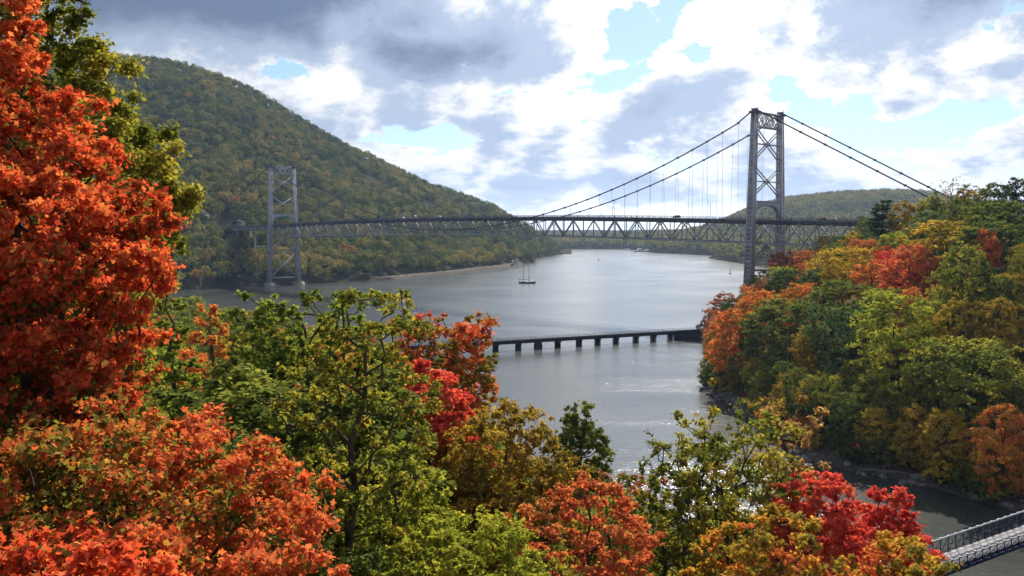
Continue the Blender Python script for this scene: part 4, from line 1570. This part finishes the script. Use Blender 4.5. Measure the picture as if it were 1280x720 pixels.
x, y = jitter(-960, 130, 600, 2000, 9.2, 41)
t = x / y
z = h_mount(x, y)
ys = np.interp(t, _ts, _ys); yr = np.interp(t, _tr, _yr)
k = (y - ys) / (yr - ys)
u_px, v_px = to_px(x, y, z)
rocky = fbm(x / 60 + 40, y / 60, 4)
def spot(px, py, rx, ry): return ((u_px - px) / rx) ** 2 + ((v_px - py) / ry) ** 2 < 1 + rocky * 3
cl = spot(466, 231, 12, 9) | spot(534, 259, 9, 6) | spot(430, 205, 5, 8) | (fbm(x / 28 + 9, y / 28, 3) > .36)
keep = (k > .006) & (y < yr + 30) & (u_px > -60) & (z > 2.0) & ~cl
bu = (x - PN[0]) * math.cos(BA) + (y - PN[1]) * math.sin(BA); bv = -(x - PN[0]) * math.sin(BA) + (y - PN[1]) * math.cos(BA)
keep &= ~((np.abs(bv) < 13) & (bu > BL - 12) & (bu < BL + 133) & (z > 40)) & ~((np.abs(bu - BL - 138) < 8) & (np.abs(bv - 15) < 8)) & ~((np.abs(bu - BL - 119) < 8) & (np.abs(bv + 15) < 8)) & ~((np.abs(np.abs(bv) - 11) < 7) & (bu > BL + 108) & (bu < BL + 160)) & ~((u_px > 468) & (k < .022)) & ~((np.abs(bv) < 20) & (np.abs(bu - BL) < 10))
x, y, z, k, u_px, v_px = [a[keep] for a in (x, y, z, k, u_px, v_px)]
tint = .31 + fbm(x / 90 + 7, y / 90, 3) * .35 + fbm(x / 55, y / 55, 4) * .55 + np.random.default_rng(3).normal(size=len(x)) * .22 + .06 * smooth(k, .6, 1) + .22 * smooth(k, .22, .0) * (fbm(x / 40 + 11, y / 40, 3) > -.02) - .10 * (fbm(x / 45 + 3, y / 160 + 2, 3) > .08) - .04 * smooth(k, .3, .8) + .16 * smooth(k, .2, .0) * (fbm(x / 30 + 3, y / 30, 3) > .02)
wood_mass('mountain_forest', np.stack([x, y, z + 3.2 + np.random.default_rng(8).normal(size=len(x)) * 1.6], -1), 5.7, 150, 1.55, 'autumn forest of dull green, olive and rust crowns covering the mountain behind the far tower', 51, tint)
print('mountain trees', len(x))

x, y = jitter(-500, 1250, 1300, 3050, 15, 42)
z = h_far(x, y); d = sdist(x, y, FAR)
u_px, v_px = to_px(x, y, z)
keep = (d > 5) & (u_px > 640) & (u_px < 1330) & (z > 1.2) & (x < y * .62)
x, y, z = x[keep], y[keep], z[keep]
tint = .36 + fbm(x / 120, y / 120, 4) * .5 + np.random.default_rng(4).normal(size=len(x)) * .15 + .14 * smooth(z, 60, 140)
wood_mass('far_forest', np.stack([x, y, z + 4], -1), 9.0, 60, 3.2, 'hazy autumn forest on the low hills and ridge beyond the bridge', 52, tint)
print('far trees', len(x))

# ------------------------------------------------------------------ near bank: the trees below the viewpoint, one by one
def near_tree(name, u, vtop, D, wpx, pal, label, cat='tree', H=None, seed=0, kind='round', N=90, n_leaf=150, leaf=.2, cb=.25, clump=.26, group=None, bark=None, lean=(0, 0), shift=0, **kw):
    x, y, ztop = from_px(u, vtop, D)
    x += shift
    g0 = ht(x, y)
    Hh = ztop - g0 + .2
    if Hh < 3: print('short', label, Hh)
    Rr = wpx / 2 / F * D
    dense = 1.0 if seed < 305 else 1.9
    me = tree_meshes(seed, Hh, Rr, cb, kind, N, n_leaf * dense, leaf, clump, lean=lean, **kw)
    return place_tree(name, me, (x, y, g0 - .2), 0.0, 1.0, pal, label, cat, group, bark)


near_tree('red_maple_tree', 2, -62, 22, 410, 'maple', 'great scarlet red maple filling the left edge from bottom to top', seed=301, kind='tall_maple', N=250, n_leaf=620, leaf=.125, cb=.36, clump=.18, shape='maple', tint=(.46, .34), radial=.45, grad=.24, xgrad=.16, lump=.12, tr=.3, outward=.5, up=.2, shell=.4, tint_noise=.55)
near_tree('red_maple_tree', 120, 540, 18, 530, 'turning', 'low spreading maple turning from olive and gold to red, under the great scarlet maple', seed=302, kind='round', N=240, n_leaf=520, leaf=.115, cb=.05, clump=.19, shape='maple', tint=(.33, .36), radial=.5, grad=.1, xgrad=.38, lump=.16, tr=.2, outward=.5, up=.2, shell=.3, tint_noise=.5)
near_tree('red_maple_tree', 60, 690, 12.5, 380, 'maple', 'orange red maple top pushing up at the bottom left corner', seed=303, kind='round', N=90, n_leaf=420, leaf=.11, cb=.1, clump=.2, shape='maple', tint=(.56, .36), radial=.2, tr=.14, outward=.5, up=.2, tint_noise=.42)
near_tree('oak_tree', 48, -40, 34, 375, 'olive', 'tall olive green oak standing behind the great scarlet maple', seed=304, kind='tall_oak', N=230, n_leaf=900, leaf=.15, cb=.3, clump=.2, tint=(.62, .34), lump=.2, tr=.34, shape='spray')
near_tree('tree', 214, 352, 52, 130, 'bright_green', 'feathery bright green tree between the scarlet maple and the bank', seed=305, kind='cone', N=110, n_leaf=170, leaf=.24, cb=.1, clump=.2, flat=.45, tint=(.55, .3), lump=.14)
near_tree('tree', 262, 372, 95, 62, 'orange', 'narrow tree with red and orange tips right of the feathery green tree', seed=306, kind='column', N=60, n_leaf=90, leaf=.36, clump=.3, tint=(.6, .5))
near_tree('tree', 318, 384, 80, 110, 'olive', 'olive green tree at the water side of the left bank thicket', seed=307, kind='round', N=90, n_leaf=110, leaf=.32, clump=.23, tint=(.5, .4), lump=.3)
near_tree('tree', 385, 371, 58, 150, 'bright_green', 'leafy yellow green tree with twiggy top in the left bank thicket', seed=308, kind='vase', N=110, n_leaf=120, leaf=.25, clump=.18, tint=(.5, .35), lump=.35, shell=.4)
near_tree('tree', 300, 452, 60, 150, 'green', 'dark green tree filling the thicket behind the low spreading maple', seed=309, kind='round', N=110, n_leaf=130, leaf=.25, clump=.2, tint=(.5, .4), lump=.3)
near_tree('tree', 420, 440, 66, 120, 'orange', 'tree with scattered orange leaves behind the crooked dark trunk', seed=310, kind='round', N=70, n_leaf=80, leaf=.27, clump=.22, tint=(.45, .5), lump=.3)
near_tree('tree', 466, 364, 36, 176, 'olive', 'slender tree with a crooked dark trunk and thin olive crown', seed=311, kind='open', N=95, n_leaf=70, leaf=.17, cb=.38, clump=.17, tint=(.55, .35), lump=.4, tr=.2, lean=(.9, 0), shift=-1.3, shell=.35)
near_tree('tree', 486, 470, 52, 120, 'olive', 'olive tree with yellowing leaves right of the crooked dark trunk', seed=312, kind='round', N=80, n_leaf=90, leaf=.22, clump=.22, tint=(.6, .35), lump=.3)
near_tree('red_maple_tree', 560, 402, 78, 124, 'turning', 'orange red maple standing against the water at the left end of the trestle', seed=313, kind='vase', N=140, n_leaf=170, leaf=.24, cb=.25, clump=.24, tint=(.55, .45), lump=.2, shell=.35, shape='maple')
near_tree('red_maple_tree', 540, 460, 66, 120, 'scarlet', 'scarlet maple low in front of the orange red one by the trestle', seed=314, kind='round', N=130, n_leaf=190, leaf=.24, cb=.15, clump=.24, tint=(.6, .35), lump=.2, shell=.35, shape='maple')
near_tree('tree', 628, 510, 62, 176, 'bronze', 'broad bronze and olive tree at bottom centre before the water', seed=315, kind='round', N=190, n_leaf=190, leaf=.22, cb=.12, clump=.23, tint=(.5, .4), lump=.12, shell=.35)
near_tree('tree', 726, 510, 88, 76, 'green', 'neat oval green tree standing against the water right of the bronze tree', seed=316, kind='round', N=120, n_leaf=220, leaf=.25, cb=.15, clump=.31, tint=(.55, .3), lump=.06, shell=.3)
near_tree('tree', 736, 584, 50, 150, 'salmon', 'orange tree with pointed top at bottom centre below the oval green tree', seed=317, kind='egg', N=120, n_leaf=95, leaf=.18, cb=.2, clump=.17, tint=(.65, .5), lump=.45, shape='maple')
near_tree('tree', 832, 590, 62, 90, 'olive', 'thin dark olive tree with yellow tips beside the orange pointed tree', seed=318, kind='open', N=70, n_leaf=70, leaf=.24, cb=.25, clump=.22, tint=(.45, .5), lump=.35)
near_tree('tree', 915, 530, 58, 170, 'olive', 'airy olive green tree with thin dark trunk at the creek mouth', seed=319, kind='vase', N=110, n_leaf=62, leaf=.24, cb=.3, clump=.18, tint=(.6, .4), lump=.35, shell=.35, lean=(.6, 0))
near_tree('tree', 885, 560, 60, 110, 'olive', 'sparse tree leaning left beside the airy olive green tree', seed=320, kind='open', N=70, n_leaf=54, leaf=.23, cb=.3, clump=.2, tint=(.5, .4), lump=.4, lean=(-.8, 0))
near_tree('tree', 988, 497, 66, 96, 'brown', 'tan brown seeding tree top behind the airy olive green tree', seed=321, kind='open', N=60, n_leaf=80, leaf=.24, cb=.35, clump=.2, tint=(.85, .3), lump=.45)
near_tree('red_maple_tree', 1022, 594, 54, 135, 'scarlet', 'crimson maple at the creek, left of the two', seed=322, kind='round', N=150, n_leaf=230, leaf=.18, cb=.2, clump=.25, tint=(.5, .3), lump=.12, shell=.35, shape='maple')
near_tree('red_maple_tree', 1112, 612, 57, 100, 'scarlet', 'crimson maple nearest the footbridge', seed=323, kind='round', N=120, n_leaf=210, leaf=.18, cb=.25, clump=.26, tint=(.55, .3), lump=.14, shell=.35, shape='maple')
near_tree('tree', 975, 650, 46, 190, 'amber', 'golden orange tree at the bottom edge below the crimson maple', seed=324, kind='round', N=130, n_leaf=130, leaf=.18, cb=.2, clump=.18, tint=(.45, .5), lump=.3, shape='maple')
near_tree('tree', 1125, 672, 48, 150, 'amber', 'golden orange tree at the bottom edge against the footbridge', seed=325, kind='round', N=110, n_leaf=130, leaf=.18, cb=.2, clump=.19, tint=(.6, .5), lump=.3, shape='maple')
near_tree('tree', 490, 560, 40, 150, 'yellow_green', 'yellow green leafy tree below the crooked trunk', seed=326, kind='round', N=110, n_leaf=120, leaf=.19, cb=.1, clump=.2, tint=(.45, .35), lump=.3)
near_tree('tree', 590, 650, 36, 210, 'yellow_green', 'bushy yellow green crown at the bottom edge left of the orange pointed tree', seed=327, kind='round', N=150, n_leaf=130, leaf=.15, cb=.1, clump=.17, tint=(.5, .3), lump=.2)
near_tree('tree', 545, 668, 30, 150, 'yellow_green', 'bushy yellow green crown at the bottom edge beside the low spreading maple', seed=328, kind='round', N=150, n_leaf=130, leaf=.14, cb=.1, clump=.17, tint=(.4, .35), lump=.2)
near_tree('tree', 690, 690, 40, 90, 'olive', 'grey twiggy shrub at the bottom edge under the bronze tree', seed=329, kind='open', N=60, n_leaf=40, leaf=.15, cb=.1, clump=.2, tint=(.6, .5))

# the rest of the thicket and the wooded bank down to the water
NP = {}
for i in range(3): NP['a%d' % i] = tree_meshes(400 + i, 14, 4.6, .15, 'round', 90, 340, .20, .25, lump=.26, tint=(.5, .4), shape='spray')
for i in range(2): NP['b%d' % i] = tree_meshes(410 + i, 15, 3.6, .18, 'vase', 80, 300, .20, .27, lump=.3, tint=(.5, .4), shape='spray')
g = np.random.default_rng(77)
cov = Cover()
MARK2 = [(385, 420, 'leafy twiggy topped tree'), (440, 520, 'crooked dark trunk'), (560, 430, 'orange trestle maple'), (628, 560, 'broad bronze tree'), (726, 545, 'neat oval green tree'), (215, 420, 'feathery bright green tree'), (265, 400, 'narrow red tipped tree'), (915, 590, 'airy creek tree'), (742, 640, 'orange pointed tree'), (350, 600, 'low spreading maple'), (345, 378, 'thicket water edge'), (490, 620, 'bushy yellow green crown')]
npts = []
nf = 0
Xs = g.uniform(-210, 40, 9000); Ys = g.uniform(30, 470, 9000)
Zs = h_near(Xs, Ys); Ds = sdist(Xs, Ys, NEAR)
o_ = np.argsort(Ys)
NPAL = ['green'] * 4 + ['olive'] * 5 + ['bright_green'] * 3 + ['yellow_green'] * 3 + ['bronze'] * 3 + ['orange'] * 1 + ['rust'] * 1
for x, y, z, d in zip(Xs[o_], Ys[o_], Zs[o_], Ds[o_]):
    if d < 5 or abs(x) > y * .62: continue
    H = g.uniform(10, 17) * (.8 if d < 15 else 1)
    Wm = H * g.uniform(.65, .85)
    u, v = to_px(x, y, z + H)
    lim = np.interp(u, [-50, 225, 245, 300, 400, 470, 500, 560, 620, 640, 700, 760, 830, 860, 1000, 1100, 1190, 1300], [300, 330, 362, 383, 398, 410, 425, 470, 540, 560, 590, 600, 650, 640, 640, 690, 760, 800])
    if v < lim + 3: continue
    if y < 66 and (v < lim + 70 or 385 < u < 510 or 480 < v and 520 < u < 1060): continue
    if any((a - x) ** 2 + (b - y) ** 2 < (.62 * (r_ + Wm / 2)) ** 2 for a, b, r_ in npts): continue
    fv = -(x - 37.9) * .609 + (y - 80) * .793
    if abs(fv + 1.5) < 6 and x > 22: continue
    npts.append((x, y, Wm / 2))
    if y < 42 and v > 700: continue
    if not cov.test(u, v, to_px(x, y, z + H * .12)[1], Wm / y * F, 12): continue
    pal = NPAL[g.integers(len(NPAL))]
    pk = list(NP)[g.integers(5)]
    h0, r0 = (14, 4.6) if pk[0] == 'a' else (15, 3.6)
    s = Wm / 2 / r0
    cw = dict(CW, bright_green='fresh green')[pal]
    place_tree('tree', NP[pk], (x, y, z - .3), g.random() * 6.28, (s, s, H / h0), pal, '%s left bank tree %s' % (cw, where(u, v + 18, MARK2)), 'tree', 'trees of the left bank')
    nf += 1
print('left bank fill', nf)

# undergrowth on the near slope
gx = g.uniform(-45, 45, 5200); gy = g.uniform(9, 105, 5200)
ok = (sdist(gx, gy, NEAR) > 4) & (np.abs(gx) < gy * .75 + 3)
gx, gy = gx[ok], gy[ok]
gz = h_near(gx, gy)
gz_ = np.stack([gx, gy, gz + .35], -1)
V, Fc, ti = leaves(gz_, np.full(len(gx), .8), .45 + fbm(gx / 6, gy / 6, 3) * 1.2, 16, .2, 88, .6, .3, 'spray', .4, None, .6)
link('undergrowth', mesh_from('undergrowth', V, Fc, {'tint': ti}), LM['yellow_green'], label='low leafy undergrowth covering the slope below the viewpoint', cat='undergrowth', kind='stuff')
